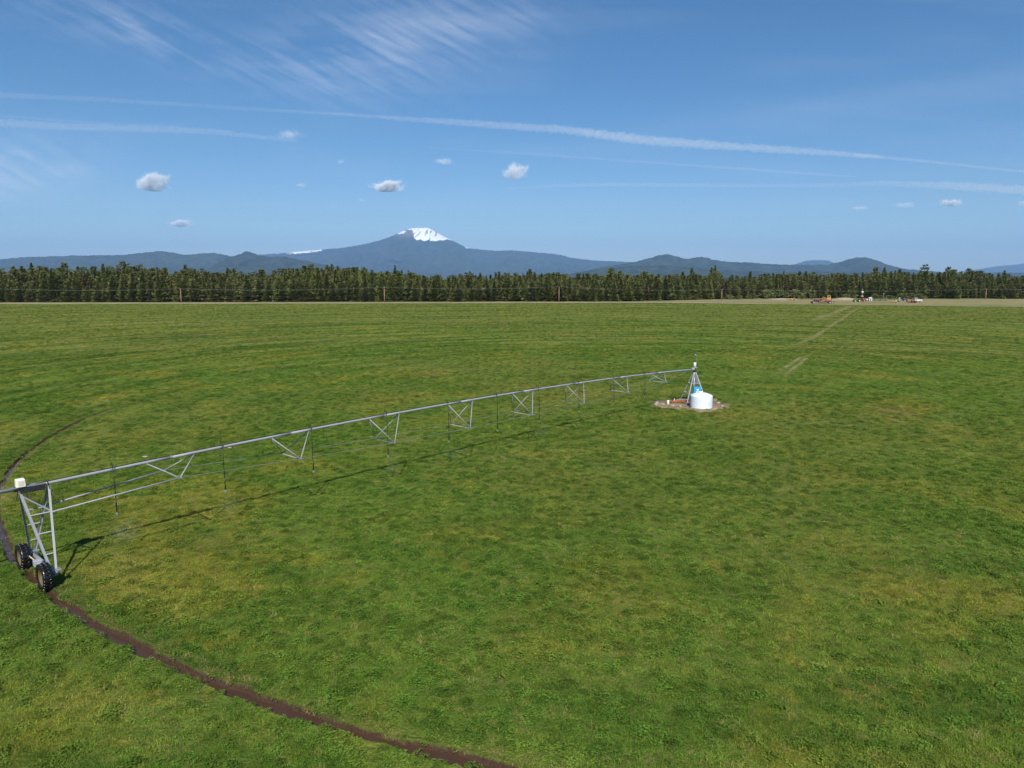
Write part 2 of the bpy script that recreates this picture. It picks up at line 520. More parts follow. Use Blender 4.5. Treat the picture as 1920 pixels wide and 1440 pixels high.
def strip(name, label, y0f, y1f, z, mat, x0=-420, x1=420, n=280):
    xs = np.linspace(x0, x1, n)
    a, b2 = y0f(xs), y1f(xs)
    V = np.concatenate([np.stack([xs, a, np.full(n, z)], -1), np.stack([xs, b2, np.full(n, z)], -1)])
    j = np.arange(n - 1)
    F = np.stack([j, j + 1, n + j + 1, n + j], -1)
    return tag(link(name, np_mesh(name, V, F, mat)), label, kind='structure')
strip('dry_verge', 'dry tan verge between field and forest', lambda x: edge_y(x) + 1.0 + 3 * (fbm(x * 0.05, x * 0, 3, 3) - .5), lambda x: edge_y(x) * 0 + 560, 0.075, M_DRYGRASS, -560, 560)
strip('gravel_road', 'pale gravel road along the far field edge', lambda x: edge_y(x) + 3.5 + 2.5 * (fbm(x * 0.08, x * 0, 13, 3) - .5), lambda x: edge_y(x) + 9.5 + 2.5 * (fbm(x * 0.08, x * 0 + 5, 14, 3) - .5), 0.085, M_ROAD, -420, 130)
strip('farm_track', 'faint pale track along the field edge by the farm machines', lambda x: edge_y(x) + 2.5 + 3 * (fbm(x * 0.07, x * 0, 33, 3) - .5), lambda x: edge_y(x) + 5.0 + 3 * (fbm(x * 0.07, x * 0 + 5, 34, 3) - .5), 0.085, M_ROAD, 205, 420)
# two-wheel tracks pressed into the pasture towards the yard
m = bpy.data.materials.new('flattened_grass')
nt, N, L, out = nodes_of(m)
geo = N.new('ShaderNodeNewGeometry')
p = N.new('ShaderNodeBsdfPrincipled'); p.inputs['Roughness'].default_value = 0.9
L.new(mixc(nt, noise(nt, 0.5, 4, 0.6, geo.outputs['Position']), (0.225, 0.215, 0.055), (0.32, 0.27, 0.10)), p.inputs['Base Color'])
tb = N.new('ShaderNodeBsdfTransparent')
mx = N.new('ShaderNodeMixShader')
fa = N.new('ShaderNodeAttribute'); fa.attribute_name = 'fade'
L.new(math_n(nt, 'MULTIPLY', fa.outputs['Fac'], ramp(nt, noise(nt, 0.28, 5, 0.7, geo.outputs['Position']), (0.30, 0.62, 0.10, 0.75))), mx.inputs[0])
L.new(tb.outputs[0], mx.inputs[1]); L.new(p.outputs[0], mx.inputs[2]); L.new(mx.outputs[0], out.inputs['Surface'])
M_FLAT = m
TRACKS = []
def wheel_path(pix, w, label):
    pts = [gp(*q) for q in pix]
    dense = []
    for a, b2 in zip(pts[:-1], pts[1:]):
        for k in range(12): dense.append(a.lerp(b2, k / 12))
    dense.append(pts[-1])
    mb = MB()
    vs, fs = [], []
    for k, q in enumerate(dense):
        d = (dense[min(k + 1, len(dense) - 1)] - dense[max(k - 1, 0)]).normalized()
        nn = Vector((-d.y, d.x, 0))
        jit = 0.3 * (float(fbm(k * 0.35, 2.0, 61, 2)) - .5)
        z = float(ground_height(q.x, q.y)) + 0.05
        for s in (-1, 1): vs.append((q.x + nn.x * (s * w / 2 + jit), q.y + nn.y * (s * w / 2 + jit), z))
        TRACKS.append((q.x, q.y, w / 2 + 0.15))
    for k in range(len(dense) - 1): fs.append((2 * k, 2 * k + 1, 2 * k + 3, 2 * k + 2))
    mb.add(vs, fs)
    o = mb.build('wheel_path', M_FLAT)
    nd = len(dense)
    attr(o.data, 'fade', np.repeat(np.array([min(1.0, (k + 2) / (0.3 * nd), (nd + 3 - k) / (0.2 * nd)) for k in range(nd)]), 2))
    tag(o, label, kind='structure')
wheel_path([(1452, 704), (1478, 686), (1498, 672), (1513, 668)], 0.55, 'left of two short pale wheel marks beyond the white tank')
wheel_path([(1470, 706), (1490, 690), (1512, 672)], 0.55, 'right of two short pale wheel marks beyond the white tank')
wheel_path([(1468, 655), (1500, 644), (1530, 630), (1552, 616), (1570, 603), (1590, 590), (1606, 580), (1616, 573)], 1.1, 'pale wheel path across the pasture towards the machines')
wheel_path([(1520, 602), (1545, 594), (1570, 584), (1590, 575)], 2.0, 'tan wheel path at the far end of the pasture')
wheel_path([(1540, 598), (1562, 589), (1583, 580), (1597, 575)], 1.6, 'second tan wheel path at the far end of the pasture')
wheel_path([(1616, 573), (1625, 569), (1634, 565), (1640, 562)], 3.0, 'bare dirt lane leading into the machine yard')

# ------------------------------------------------------------------ hills and snow-capped mountain, real terrain at real distances
def terrain_mat(name, base):
    m = bpy.data.materials.new(name)
    nt, N, L, out = nodes_of(m)
    geo = N.new('ShaderNodeNewGeometry')
    p = N.new('ShaderNodeBsdfPrincipled'); p.inputs['Roughness'].default_value = 0.95; p.inputs['Specular IOR Level'].default_value = 0.05
    n1 = noise(nt, 0.006, 6, 0.75, geo.outputs['Position']); n2 = noise(nt, 0.0009, 4, 0.6, geo.outputs['Position'])
    c = mixc(nt, ramp(nt, n1, (0.3, 0.7)), tuple(x * 0.35 for x in base), tuple(x * 1.9 for x in base))
    c = mixc(nt, ramp(nt, n2, (0.5, 0.75, 0, 0.5)), c, (base[0] * 1.9, base[1] * 1.5, base[2] * 1.2))
    a = N.new('ShaderNodeAttribute'); a.attribute_name = 'rock'
    c = mixc(nt, a.outputs['Fac'], c, mixc(nt, n1, (0.10, 0.085, 0.075), (0.18, 0.15, 0.13)))
    a = N.new('ShaderNodeAttribute'); a.attribute_name = 'snow'
    c = mixc(nt, ramp(nt, math_n(nt, 'ADD', a.outputs['Fac'], math_n(nt, 'MULTIPLY', math_n(nt, 'SUBTRACT', n1, 0.5), 0.9)), (0.34, 0.74)), c, (0.86, 0.87, 0.90))
    L.new(c, p.inputs['Base Color'])
    L.new(p.outputs[0], out.inputs['Surface'])
    return m
M_HILL = terrain_mat('forested_slope', (0.027, 0.036, 0.028))
def ridge(name, label, prof, D, W, cat, snow=None, rock=None, rough=0.09, nr=90, na=420, seed=1, back=0.7):
    """terrain whose crest follows the skyline prof (photo pixels) at distance D metres, with slopes W deep"""
    px = np.linspace(prof[0][0], prof[-1][0], na)
    py = np.interp(px, [q[0] for q in prof], [q[1] for q in prof])
    kern = np.ones(5) / 5
    py[2:-2] = np.convolve(py, kern, 'valid')
    elev = (522.0 - py) / FPX                             # slope to crest (horizon at 522)
    cols = (px - 960.0) / FPX
    ys = np.concatenate([np.linspace(-W, 0, nr), np.linspace(W * back / 30, W * back, 30)])
    PXX, YS = np.meshgrid(px, ys)
    cx = np.broadcast_to(cols, PXX.shape)
    H0 = np.broadcast_to(elev * D / 1.0, PXX.shape) + CAM_H
    t = np.clip(-YS / W, 0, 1); tb = np.clip(YS / (W * back), 0, 1)
    hmax = max(float(H0.max()), 1)
    lat = cx * D
    warp = fbm(lat / 900.0, YS / 2500.0, seed, 4) - 0.5
    tt = np.clip(t + 0.35 * warp * sstep(0.03, 0.25, t), 0, 1)
    fall = (1 - tt) ** 1.35 * (1 - 0.25 * np.sin(tt * math.pi)) * (1 - sstep(0.85, 1, t))
    fallb = (1 - tb) ** 1.5
    Hs = H0 * np.where(YS <= 0, fall, fallb)
    Hs = Hs + rough * hmax * (fbm(lat / 500.0, YS / 700.0, seed + 5, 5) - 0.5) * sstep(0.0, 0.15, t) * (1 - sstep(0.7, 1.0, t))
    gul = np.abs(fbm(lat / 420.0 + 3 * warp, YS / 5200.0, seed + 13, 4) - 0.5) * 2
    Hs = Hs - 0.10 * hmax * (1 - gul) * sstep(0.02, 0.18, t) * (1 - sstep(0.5, 0.95, t)) * (H0 / hmax)
    Hs = Hs + 26.0 * (fbm(lat / 45.0, YS / 60.0, seed + 9, 3) - 0.5)
    Yw = D + YS
    Xw = cx * D + cx * YS * 0.6
    V = np.stack([Xw, Yw, Hs - 2], -1).reshape(-1, 3)
    nA, nY = PXX.shape[1], PXX.shape[0]
    ii, jj = np.meshgrid(np.arange(nY - 1), np.arange(nA - 1), indexing='ij')
    F = np.stack([ii * nA + jj, ii * nA + jj + 1, (ii + 1) * nA + jj + 1, (ii + 1) * nA + jj], -1).reshape(-1, 4)
    me = np_mesh(name, V, F, M_HILL, True)
    # photo coordinates of each vertex, to lay the snow where it lies on the mountain
    sx = 960 + FPX * V[:, 0] / V[:, 1]; sy = 522 - FPX * (V[:, 2] - CAM_H) / V[:, 1]
    attr(me, 'snow', snow(sx, sy, YS.ravel(), t.ravel()) if snow else np.zeros(len(V)))
    attr(me, 'rock', rock(sx, sy) if rock else np.zeros(len(V)))
    o = link(name, me)
    tag(o, label, kind='structure')
    return o
main = [(-500, 530), (100, 522), (300, 500), (430, 484), (500, 478), (545, 475), (580, 472), (612, 469), (650, 466), (690, 459), (715, 453), (737, 446), (755, 438), (768, 432.5), (782, 430), (795, 430.5), (806, 429.5), (816, 435), (828, 442), (842, 449), (858, 456.5), (876, 466), (900, 469), (930, 471.5), (960, 470.5), (1000, 474), (1035, 477), (1056, 480), (1066, 484), (1110, 489), (1160, 491), (1220, 495), (1300, 502), (1400, 512), (1500, 522), (1600, 528)]
def snow_main(x, y, yy, t):
    low = np.interp(x, [735, 752, 768, 774, 780, 795, 820, 846, 862, 880], [441, 442, 440, 442, 450, 453, 453, 451, 454, 458])
    s = sstep(2.5, -2.5, y - low) * sstep(738, 756, x) * (1 - sstep(852, 868, x))
    low = low + 7.0 * (fbm(x / 4.0, y / 40.0, 15, 3) - 0.45)
    s = sstep(2.0, -2.0, y - low) * sstep(738, 756, x) * (1 - sstep(852, 868, x))
    holes = sstep(0.54, 0.64, fbm(x / 3.2 + y / 5.0, y / 9.0, 8, 4))
    s = s * (1 - 0.52 * holes)
    rk = np.exp(-(((x - 771) / 7) ** 2)) * sstep(432, 436, y) * 0.9
    s = np.clip(s - rk, 0, 1)
    sh = sstep(545, 565, x) * (1 - sstep(606, 614, x)) * sstep(6.0, 2.0, y - np.interp(x, [540, 580, 612], [476, 472, 469]))
    sh = np.maximum(sh, 0.62 * sstep(515, 530, x) * (1 - sstep(560, 575, x)) * sstep(3.0, 1.0, y - 476.5))
    s2 = np.exp(-((x - 877) / 4.0) ** 2) * sstep(3, 0, y - 466)
    return np.clip(np.maximum(np.maximum(s, sh * (0.25 + 1.0 * fbm(x / 5, y / 1.6, 3, 3))), s2), 0, 1)
def rock_main(x, y):
    return np.clip(sstep(452, 440, y) * sstep(738, 750, x) * (1 - sstep(850, 870, x)), 0, 1)
ridge('snow_capped_mountain', 'broad blue mountain with a white snow cap', main, 24000, 9000, None, snow_main, rock_main, 0.05, 150, 900, 1)
ridge('pale_distant_mountain', 'pale blue far mountain rising at the right edge', [(1700, 520), (1760, 513), (1800, 508), (1830, 504), (1862, 499), (1890, 497), (1920, 492), (1980, 486), (2100, 480), (2250, 492), (2400, 510), (2500, 522)], 30000, 6000, None, seed=31)
ridge('pale_distant_hill', 'pale blue hump behind the right hills', [(1440, 522), (1470, 503), (1483, 496), (1500, 490.5), (1520, 488), (1545, 489), (1557, 494), (1580, 505), (1620, 522)], 27000, 4000, None, seed=41)
ridge('long_forested_ridge', 'long blue forested ridge on the left', [(-600, 500), (-300, 494), (-100, 491), (0, 488.5), (25, 486), (60, 483), (100, 482), (140, 480), (190, 480), (240, 479), (280, 475), (308, 472), (330, 474), (358, 479), (385, 476.5), (405, 474.5), (425, 478), (450, 484), (520, 492), (600, 505), (700, 522)], 15000, 5500, None, seed=51)
ridge('wooded_cone_hill', 'small blue cone hill left of the snowy mountain', [(370, 522), (400, 502), (430, 486), (445, 481), (458, 477), (468, 473.5), (475, 473), (484, 476), (496, 480), (515, 482), (540, 482), (560, 485), (590, 492), (640, 502), (720, 512), (800, 522)], 11500, 3500, None, seed=61)
ridge('right_forested_hills', 'blue forested hills with a round knoll on the right', [(1040, 522), (1090, 510), (1125, 501), (1160, 496), (1185, 492), (1205, 487), (1225, 481), (1243, 477), (1262, 481), (1283, 486.5), (1298, 483.5), (1312, 482), (1330, 487), (1350, 491), (1400, 493), (1450, 496), (1500, 497), (1545, 497), (1565, 492), (1580, 487), (1592, 484), (1606, 483), (1622, 485), (1640, 491), (1660, 499), (1690, 505), (1740, 509), (1780, 513), (1850, 511), (1950, 512), (2100, 515), (2300, 522)], 13000, 4000, None, seed=71)
ridge('low_wooded_rise', 'low blue wooded rise in front of the right hills', [(1020, 522), (1080, 511), (1130, 503), (1180, 499), (1240, 498), (1300, 503), (1380, 508), (1480, 510), (1600, 511), (1720, 514), (1850, 522)], 9500, 2500, None, seed=81)

# ------------------------------------------------------------------ forest
def foliage_mat(name, col, col2):
    m = bpy.data.materials.new(name)
    nt, N, L, out = nodes_of(m)
    oi = N.new('ShaderNodeObjectInfo'); tc = N.new('ShaderNodeTexCoord')
    p = N.new('ShaderNodeBsdfPrincipled'); p.inputs['Roughness'].default_value = 0.7; p.inputs['Specular IOR Level'].default_value = 0.2
    n1 = noise(nt, 7.0, 3, 0.6, tc.outputs['Object'])
    c = mixc(nt, ramp(nt, n1, (0.3, 0.7)), col, col2)
    r2 = math_n(nt, 'FRACT', math_n(nt, 'MULTIPLY', oi.outputs['Random'], 7.31))
    c = mixc(nt, 1.0, c, mixc(nt, oi.outputs['Random'], (0.84, 0.87, 0.84), (1.14, 1.12, 1.05)), 'MULTIPLY')
    c = mixc(nt, ramp(nt, r2, (0.6, 1.0, 0.0, 0.28)), c, (0.13, 0.10, 0.045))
    L.new(c, p.inputs['Base Color'])
    tr = N.new('ShaderNodeBsdfTranslucent'); L.new(c, tr.inputs['Color'])
    mx = N.new('ShaderNodeMixShader'); mx.inputs[0].default_value = 0.2
    L.new(p.outputs[0], mx.inputs[1]); L.new(tr.outputs[0], mx.inputs[2]); L.new(mx.outputs[0], out.inputs['Surface'])
    return m
M_PINE = foliage_mat('pine_needles', (0.070, 0.092, 0.027), (0.170, 0.180, 0.048))
M_RUSTPINE = foliage_mat('dying_needles', (0.085, 0.060, 0.032), (0.13, 0.085, 0.045))
M_SHRUB = foliage_mat('shrub_leaves', (0.090, 0.110, 0.030), (0.155, 0.170, 0.055))
M_BARK = simple('pine_bark', (0.105, 0.070, 0.048), 0.9, 0, 0.35, 4.0, 0.5)
M_SNAG = simple('weathered_dead_wood', (0.27, 0.24, 0.22), 0.9, 0, 0.25, 3.0)

def crown_mesh(seed, mat, h=1.0, lobes=1.0, bare=0.06, spread=0.19, n=1050, blunt=0.35):
    """unit-height conifer crown from needle clumps set on whorled limbs"""
    r = np.random.default_rng(seed)
    V, F = [], []
    nl = 17
    for k in range(nl):
        z0 = bare + (1 - bare) * ((k + 0.25 + 0.5 * r.random()) / nl) ** 0.92
        f = (z0 - bare) / (1 - bare)
        rmax = spread * ((1 - f) ** (0.62 + blunt) * 0.95 + 0.05) * (0.68 + 0.6 * r.random())
        if f < 0.12: rmax *= 0.75 + 2 * f
        az = r.random() * 2 * math.pi
        m_ = max(4, int(n / nl * (1.35 - 0.9 * f)))
        for j in range(m_):
            tt = (0.15 + 0.85 * r.random() ** 0.6)
            a = az + r.normal(0, 0.35) + (j % 5) * 1.257
            rad_ = rmax * tt
            c = np.array([math.cos(a) * rad_, math.sin(a) * rad_, z0 - 0.10 * rad_ / spread * 0.35 + r.normal(0, 0.013)])
            s = (0.026 + 0.024 * r.random()) * (1.15 - 0.5 * f)
            o = r.normal(size=3); o /= np.linalg.norm(o)
            out_ = np.array([math.cos(a), math.sin(a), 0.35 + 0.5 * f]); out_ /= np.linalg.norm(out_)
            b_ = np.cross(out_, o); b_ /= np.linalg.norm(b_) + 1e-6
            i0 = len(V)
            V += [c - out_ * s * 0.9 , c + b_ * s * 0.62, c + out_ * s * 1.3, c - b_ * s * 0.62]
            F.append((i0, i0 + 1, i0 + 2, i0 + 3))
    V += [np.array([0.006, 0, 0.97]), np.array([-0.006, 0.004, 0.97]), np.array([0, 0, 1.02]), np.array([0.0, -0.006, 0.97])]
    F.append((len(V) - 4, len(V) - 3, len(V) - 2, len(V) - 1))
    return np_mesh('crown', np.array(V), np.array(F), mat)
def trunk_mesh(seed, mat=M_BARK):
    r = random.Random(seed)
    mb = MB()
    mb.tube([(0, 0, -0.01), (0.002, 0, 0.1), (0.004 * r.uniform(-1, 1), 0.003, 0.45), (0, 0, 0.96)], [0.0105, 0.009, 0.006, 0.001], 7)
    for k in range(9):
        z = 0.07 + 0.09 * k + r.uniform(-.02, .02); a = r.uniform(0, 6.28); l = 0.13 * (1 - z) + 0.02
        mb.tube([(0, 0, z), (math.cos(a) * l, math.sin(a) * l, z + 0.03 * r.uniform(-.6, 1))], [0.0032, 0.0008], 4)
    return mb.mesh('trunk', mat, True)
CROWNS = [crown_mesh(100 + k, M_PINE, bare=b_, spread=s_, blunt=bl) for k, (b_, s_, bl) in enumerate([(0.02, 0.25, 0.15), (0.04, 0.21, 0.25), (0.03, 0.27, -0.1), (0.08, 0.20, 0.2), (0.02, 0.28, -0.2), (0.12, 0.24, -0.15), (0.05, 0.19, 0.3), (0.02, 0.26, -0.25)])]
CROWNS_R = [crown_mesh(130 + k, M_RUSTPINE, bare=0.1, spread=0.15, n=480) for k in range(2)]
TRUNKS = [trunk_mesh(50 + k) for k in range(3)]
SNAG_T = trunk_mesh(77, M_SNAG)

FRONT = [(-250, 566.5), (330, 566), (700, 565.3), (1000, 565), (1180, 564.5), (1240, 563), (1300, 561.5), (1400, 559.5), (1460, 558.5), (1560, 559), (1700, 559.5), (1920, 560), (2200, 560)]
TOPS = [(-250, 505), (0, 508), (60, 507), (150, 507), (200, 506), (330, 510), (420, 511), (500, 508), (560, 505), (640, 508), (760, 512), (820, 518), (900, 518), (980, 514), (1050, 514), (1200, 514), (1300, 516), (1400, 518), (1500, 517), (1600, 514), (1650, 511), (1700, 511), (1740, 517), (1800, 514), (1920, 518), (2200, 516)]
POLES = [(340, 568.5, 542), (721, 567.5, 539), (1048, 566.5, 538), (1353, 563.5, 543), (1848, 561.0, 542.5)]
def place_of(px, order):
    lim = [340, 721, 1048, 1353, 1848]
    nm = ['leftmost', 'second', 'third', 'fourth', 'rightmost']
    k = sum(px > l for l in lim)
    return '%s %s of the %s utility pole' % (order, 'left' if k == 0 else 'right', nm[max(k - 1, 0)]), k
def ordinal(n):
    return '%d%s' % (n, 'th' if 10 < n % 100 < 14 else {1: 'st', 2: 'nd', 3: 'rd'}.get(n % 10, 'th'))
rt = random.Random(5)
trees, stuff_pts = [], []
for row in range(18):
    px = -230.0
    while px < 2150:
        step_px = (2.6 + 2.6 * rt.random()) * 1331 / 400.0 * (1.15 if row < 2 else 1.0)
        px += step_px
        fy = np.interp(px, [q[0] for q in FRONT], [q[1] for q in FRONT])
        D0 = CAM_H * FPX / (fy - 522)
        D = D0 + row * 3.4 + rt.uniform(-1.9, 1.9) + (0 if row else 1.5)
        ty = np.interp(px, [q[0] for q in TOPS], [q[1] for q in TOPS])
        hz = CAM_H + (522 - ty) / 1331 * D0
        gap = float(fbm(px * 0.012, row * 0.6, 44, 3))
        if row < 2 and gap > 0.62: continue
        clump = 0.66 + 0.60 * float(fbm(px * 0.03, row * 0.25, 46, 3))
        h = hz * clump * (rt.uniform(0.45, 0.98) if row == 0 else rt.uniform(0.60, 1.05) if row < 4 else (rt.uniform(1.12, 1.28) if rt.random() < 0.05 else rt.uniform(0.62, 1.10)))
        if row == 0 and rt.random() < 0.18: h *= 0.55
        x = (px - 960) / 1331 * D
        t = dict(x=x, y=D, h=h, px=px, row=row, w=rt.uniform(0.95, 1.5) if row < 2 else rt.uniform(0.9, 1.3), rz=rt.uniform(0, 6.28), v=rt.randrange(len(CROWNS)), rust=rt.random() < (0.03 if row < 5 else 0.06))
        if row < 2 and -30 < px < 1950: trees.append(t)
        else: stuff_pts.append(t)
trees.sort(key=lambda q: -q['h'] / q['y'])
stuff_pts += trees[285:]
trees = trees[:285]
rank = {}
for t in sorted(trees, key=lambda q: (q['px'] if q['px'] > 340 else -q['px'])):
    k = (place_of(t['px'], '')[1], t['row'])
    rank[k] = rank.get(k, 0) + 1
    t['place'] = place_of(t['px'], ordinal(rank[k]))[0]
for t in trees:
    root = empty('pine_tree', (t['x'], t['y'], 0.05), t['rz'])
    size = 'rust-tinged' if t['rust'] else 'small' if t['h'] < 9.5 else 'tall' if t['h'] > 15.2 else 'green'
    tag(root, '%s %s pine, %s' % (size, 'front-row' if t['row'] == 0 else 'second-row', t['place']), 'tree', 'pines in the two front rows of the forest')
    w = t['h'] * t['w'] * min(1.5, max(0.9, 15.0 / t['h']))
    c = link('crown', (CROWNS_R[t['v'] % 2] if t['rust'] else CROWNS[t['v']]), root); c.scale = (w, w, t['h'])
    k = link('trunk', TRUNKS[t['v'] % 3], root); k.scale = (t['h'], t['h'], t['h'])
EMERGE = [(37, 500, 'tall dark pine, leftmost of those rising over the forest'), (90, 503, 'pine rising slightly over the forest, second from the left edge'), (185, 499, 'tallest pine rising over the forest left of the leftmost utility pole'), (211, 504, 'pine rising over the forest just right of its tallest left neighbour'), (289, 506, 'thin brownish pine top left of the leftmost utility pole'), (318, 503, 'pine rising over the forest just left of the leftmost utility pole'),
          (563, 503, 'left of two close pines rising below the small snowfield'), (577, 504, 'right of two close pines rising below the small snowfield'), (618, 499, 'tall brownish pine rising over the forest right of the small snowfield'), (650, 507, 'pine rising over the forest left of the second utility pole'), (750, 508, 'slim pine rising over the forest below the snow cap'), (1047, 511, 'pine rising over the forest directly behind the third utility pole'), (1300, 513, 'pine rising over the forest left of the fourth utility pole'), (1610, 511, 'pine rising over the forest left of the round knoll foot'), (1632, 507, 'tall greyish pine rising over the forest behind the round white dish'), (1687, 510, 'pine rising over the forest behind the dark blue box'),
          (1752, 510, 'broad dark pine rising over the forest right of the white truck'), (1813, 508, 'left of two tall pines rising close together near the rightmost pole'), (1824, 507, 'right of two tall pines rising close together near the rightmost pole'), (1862, 512, 'rounded dark pine top right of the rightmost utility pole')]
for i, (px, ty, lab) in enumerate(EMERGE):
    fy = np.interp(px, [q[0] for q in FRONT], [q[1] for q in FRONT])
    D = CAM_H * FPX / (fy - 522) + 14 + (i % 3) * 5
    h = CAM_H + (522 - ty) / 1331 * D
    root = tag(empty('pine_tree', ((px - 960) / 1331 * D, D, 0.05), i * 1.7), lab, 'tree', 'tall pines rising over the forest')
    ru = i in (4, 8, 14)
    c = link('crown', CROWNS_R[0] if ru else CROWNS[(3, 6, 5, 3)[i % 4]], root); c.scale = (h * 1.05, h * 1.05, h)
    k = link('trunk', TRUNKS[i % 3], root); k.scale = (h, h, h)

def unlinked(name, me):
    return bpy.data.objects.new(name, me)
def scatter(name, pts, rots, scales, idx, objs, label, base_mat=None):
    """one object of kind stuff: instances of objs on the given points (geometry nodes)"""
    me = bpy.data.meshes.new(name)
    pts = np.ascontiguousarray(pts, dtype=np.float32)
    me.vertices.add(len(pts)); me.vertices.foreach_set('co', pts.ravel())
    attr(me, 'rot', np.asarray(rots, np.float32), 'FLOAT_VECTOR')
    attr(me, 'siz', np.asarray(scales, np.float32), 'FLOAT_VECTOR')
    attr(me, 'idx', np.asarray(idx, np.int32), 'INT')
    o = link(name, me)
    col = bpy.data.collections.new(name + '_kinds')
    for q in objs: col.objects.link(q)
    g = bpy.data.node_groups.new(name, 'GeometryNodeTree')
    g.interface.new_socket('Geometry', in_out='INPUT', socket_type='NodeSocketGeometry')
    g.interface.new_socket('Geometry', in_out='OUTPUT', socket_type='NodeSocketGeometry')
    gi, go = g.nodes.new('NodeGroupInput'), g.nodes.new('NodeGroupOutput')
    ci = g.nodes.new('GeometryNodeCollectionInfo')
    ci.inputs['Collection'].default_value = col
    ci.inputs['Separate Children'].default_value = True
    ci.inputs['Reset Children'].default_value = True
    ip = g.nodes.new('GeometryNodeInstanceOnPoints')
    ip.inputs['Pick Instance'].default_value = True
    def named(nm, typ):
        a = g.nodes.new('GeometryNodeInputNamedAttribute'); a.data_type = typ; a.inputs['Name'].default_value = nm
        return a.outputs[0]
    L = g.links
    L.new(gi.outputs[0], ip.inputs['Points'])
    L.new(ci.outputs[0], ip.inputs['Instance'])
    L.new(named('idx', 'INT'), ip.inputs['Instance Index'])
    er = g.nodes.new('FunctionNodeEulerToRotation')
    L.new(named('rot', 'FLOAT_VECTOR'), er.inputs[0]); L.new(er.outputs[0], ip.inputs['Rotation'])
    L.new(named('siz', 'FLOAT_VECTOR'), ip.inputs['Scale'])
    L.new(ip.outputs[0], go.inputs[0])
    md = o.modifiers.new('scatter', 'NODES'); md.node_group = g
    tag(o, label, kind='stuff')
    return o
# the rest of the wood: whole trees (crown + trunk joined in one mesh each), too many to count
def whole_tree(k, crown, trunk):
    me = crown.copy()
    bm = bmesh.new(); bm.from_mesh(crown)
    n0 = len(bm.faces)
    bm.from_mesh(trunk)
    bm.faces.ensure_lookup_table()
    for f in bm.faces[n0:]: f.material_index = 1
    bm.to_mesh(me); bm.free()
    me.materials.append(trunk.materials[0])
    return unlinked('pine_%d' % k, me)
kinds = [whole_tree(k, c, TRUNKS[k % 3]) for k, c in enumerate(CROWNS)] + [whole_tree(8 + k, c, TRUNKS[k]) for k, c in enumerate(CROWNS_R)]
scatter('forest', [(t['x'], t['y'], 0.05) for t in stuff_pts], [(0, 0, t['rz']) for t in stuff_pts],
        [(t['h'] * t['w'], t['h'] * t['w'], t['h']) for t in stuff_pts],
        [8 + t['v'] % 2 if t['rust'] else t['v'] for t in stuff_pts], kinds, 'dense dark pine forest behind the front rows')

# shrubs along the forest foot
def shrub_mesh(seed):
    r = np.random.default_rng(seed)
    V, F = [], []
    for k in range(420):
        a = r.random() * 6.28; u_ = r.random(); rr_ = 0.5 * math.sqrt(u_) * (0.8 + 0.4 * math.sin(a * 3 + seed))
        z = (0.85 - 1.6 * rr_ * rr_) * (0.25 + 0.75 * r.random())
        c = np.array([math.cos(a) * rr_, math.sin(a) * rr_, max(z, 0.03)])
        o = r.normal(size=3); o /= np.linalg.norm(o); b_ = np.cross(o, r.normal(size=3)); b_ /= np.linalg.norm(b_)
        s = 0.05 + 0.04 * r.random(); i0 = len(V)
        V += [c - o * s, c + b_ * s * .6, c + o * s, c - b_ * s * .6]; F.append((i0, i0 + 1, i0 + 2, i0 + 3))
    return np_mesh('foliage', np.array(V), np.array(F), M_SHRUB)
def stem_mesh(seed):
    r = random.Random(seed); mb = MB()
    for k in range(6):
        a = r.uniform(0, 6.28); l = r.uniform(.15, .35)
        mb.tube([(0.02 * math.cos(a), 0.02 * math.sin(a), -0.02), (math.cos(a) * l, math.sin(a) * l, 0.55)], [0.015, 0.005], 5)
    return mb.mesh('stem', M_BARK)
SHRUBS = [shrub_mesh(k) for k in range(4)]; STEM = stem_mesh(3)
SHR = [(355, 566.5, 5, 3, 'olive shrub just right of the leftmost utility pole'), (385, 566.3, 6, 3, 'low olive shrub, second right of the leftmost utility pole'), (412, 566.3, 4.5, 3.5, 'olive shrub, third right of the leftmost utility pole'), (440, 566.2, 6, 4, 'pale olive shrub, fourth right of the leftmost utility pole'),
       (108, 567, 7, 2.5, 'low tan shrub at the forest foot near the left edge'), (708, 566, 4, 4, 'yellow-green shrub just left of the second utility pole'),
       (1300, 562.5, 7, 3, 'low olive shrub right of the third pole, towards the fourth'), (1368, 561.5, 7, 3.4, 'olive shrub just right of the fourth utility pole'), (1385, 561.5, 6, 3, 'low olive shrub, second right of the fourth utility pole'), (1410, 560.5, 8, 4, 'broad olive shrub, third right of the fourth utility pole'),
       (1436, 560, 10, 7, 'tall light green willow shrub, leftmost of the bright thicket'), (1462, 559.5, 11, 7.6, 'tall light green willow shrub behind the yellow implement'), (1490, 559.5, 11, 7, 'tall light green willow shrub right of the yellow implement'), (1520, 560, 10, 6.5, 'tall light green willow shrub behind the maroon truck cab'),
       (1503, 561, 6, 3.2, 'low pale shrub between yellow implement and maroon truck'), (1585, 561, 6, 4, 'grey-green shrub left of the green tractor'), (1600, 560.5, 5, 3, 'small grey-green shrub behind the green tractor'), (1640, 560.5, 6, 4, 'light green shrub right of the small white shed'), (1652, 560.5, 5, 3, 'small light green shrub by the white posts'),
       (1668, 561, 6, 3, 'low bright green shrub behind the orange loader'), (1690, 561, 9, 4.6, 'broad bright green shrub behind the dark blue box'), (1708, 561, 8, 4.6, 'bright green shrub behind the red implement'), (1724, 560.5, 7, 4.2, 'bright green shrub behind the white truck'), (1880, 560.8, 5, 2.6, 'low olive shrub near the right edge')]
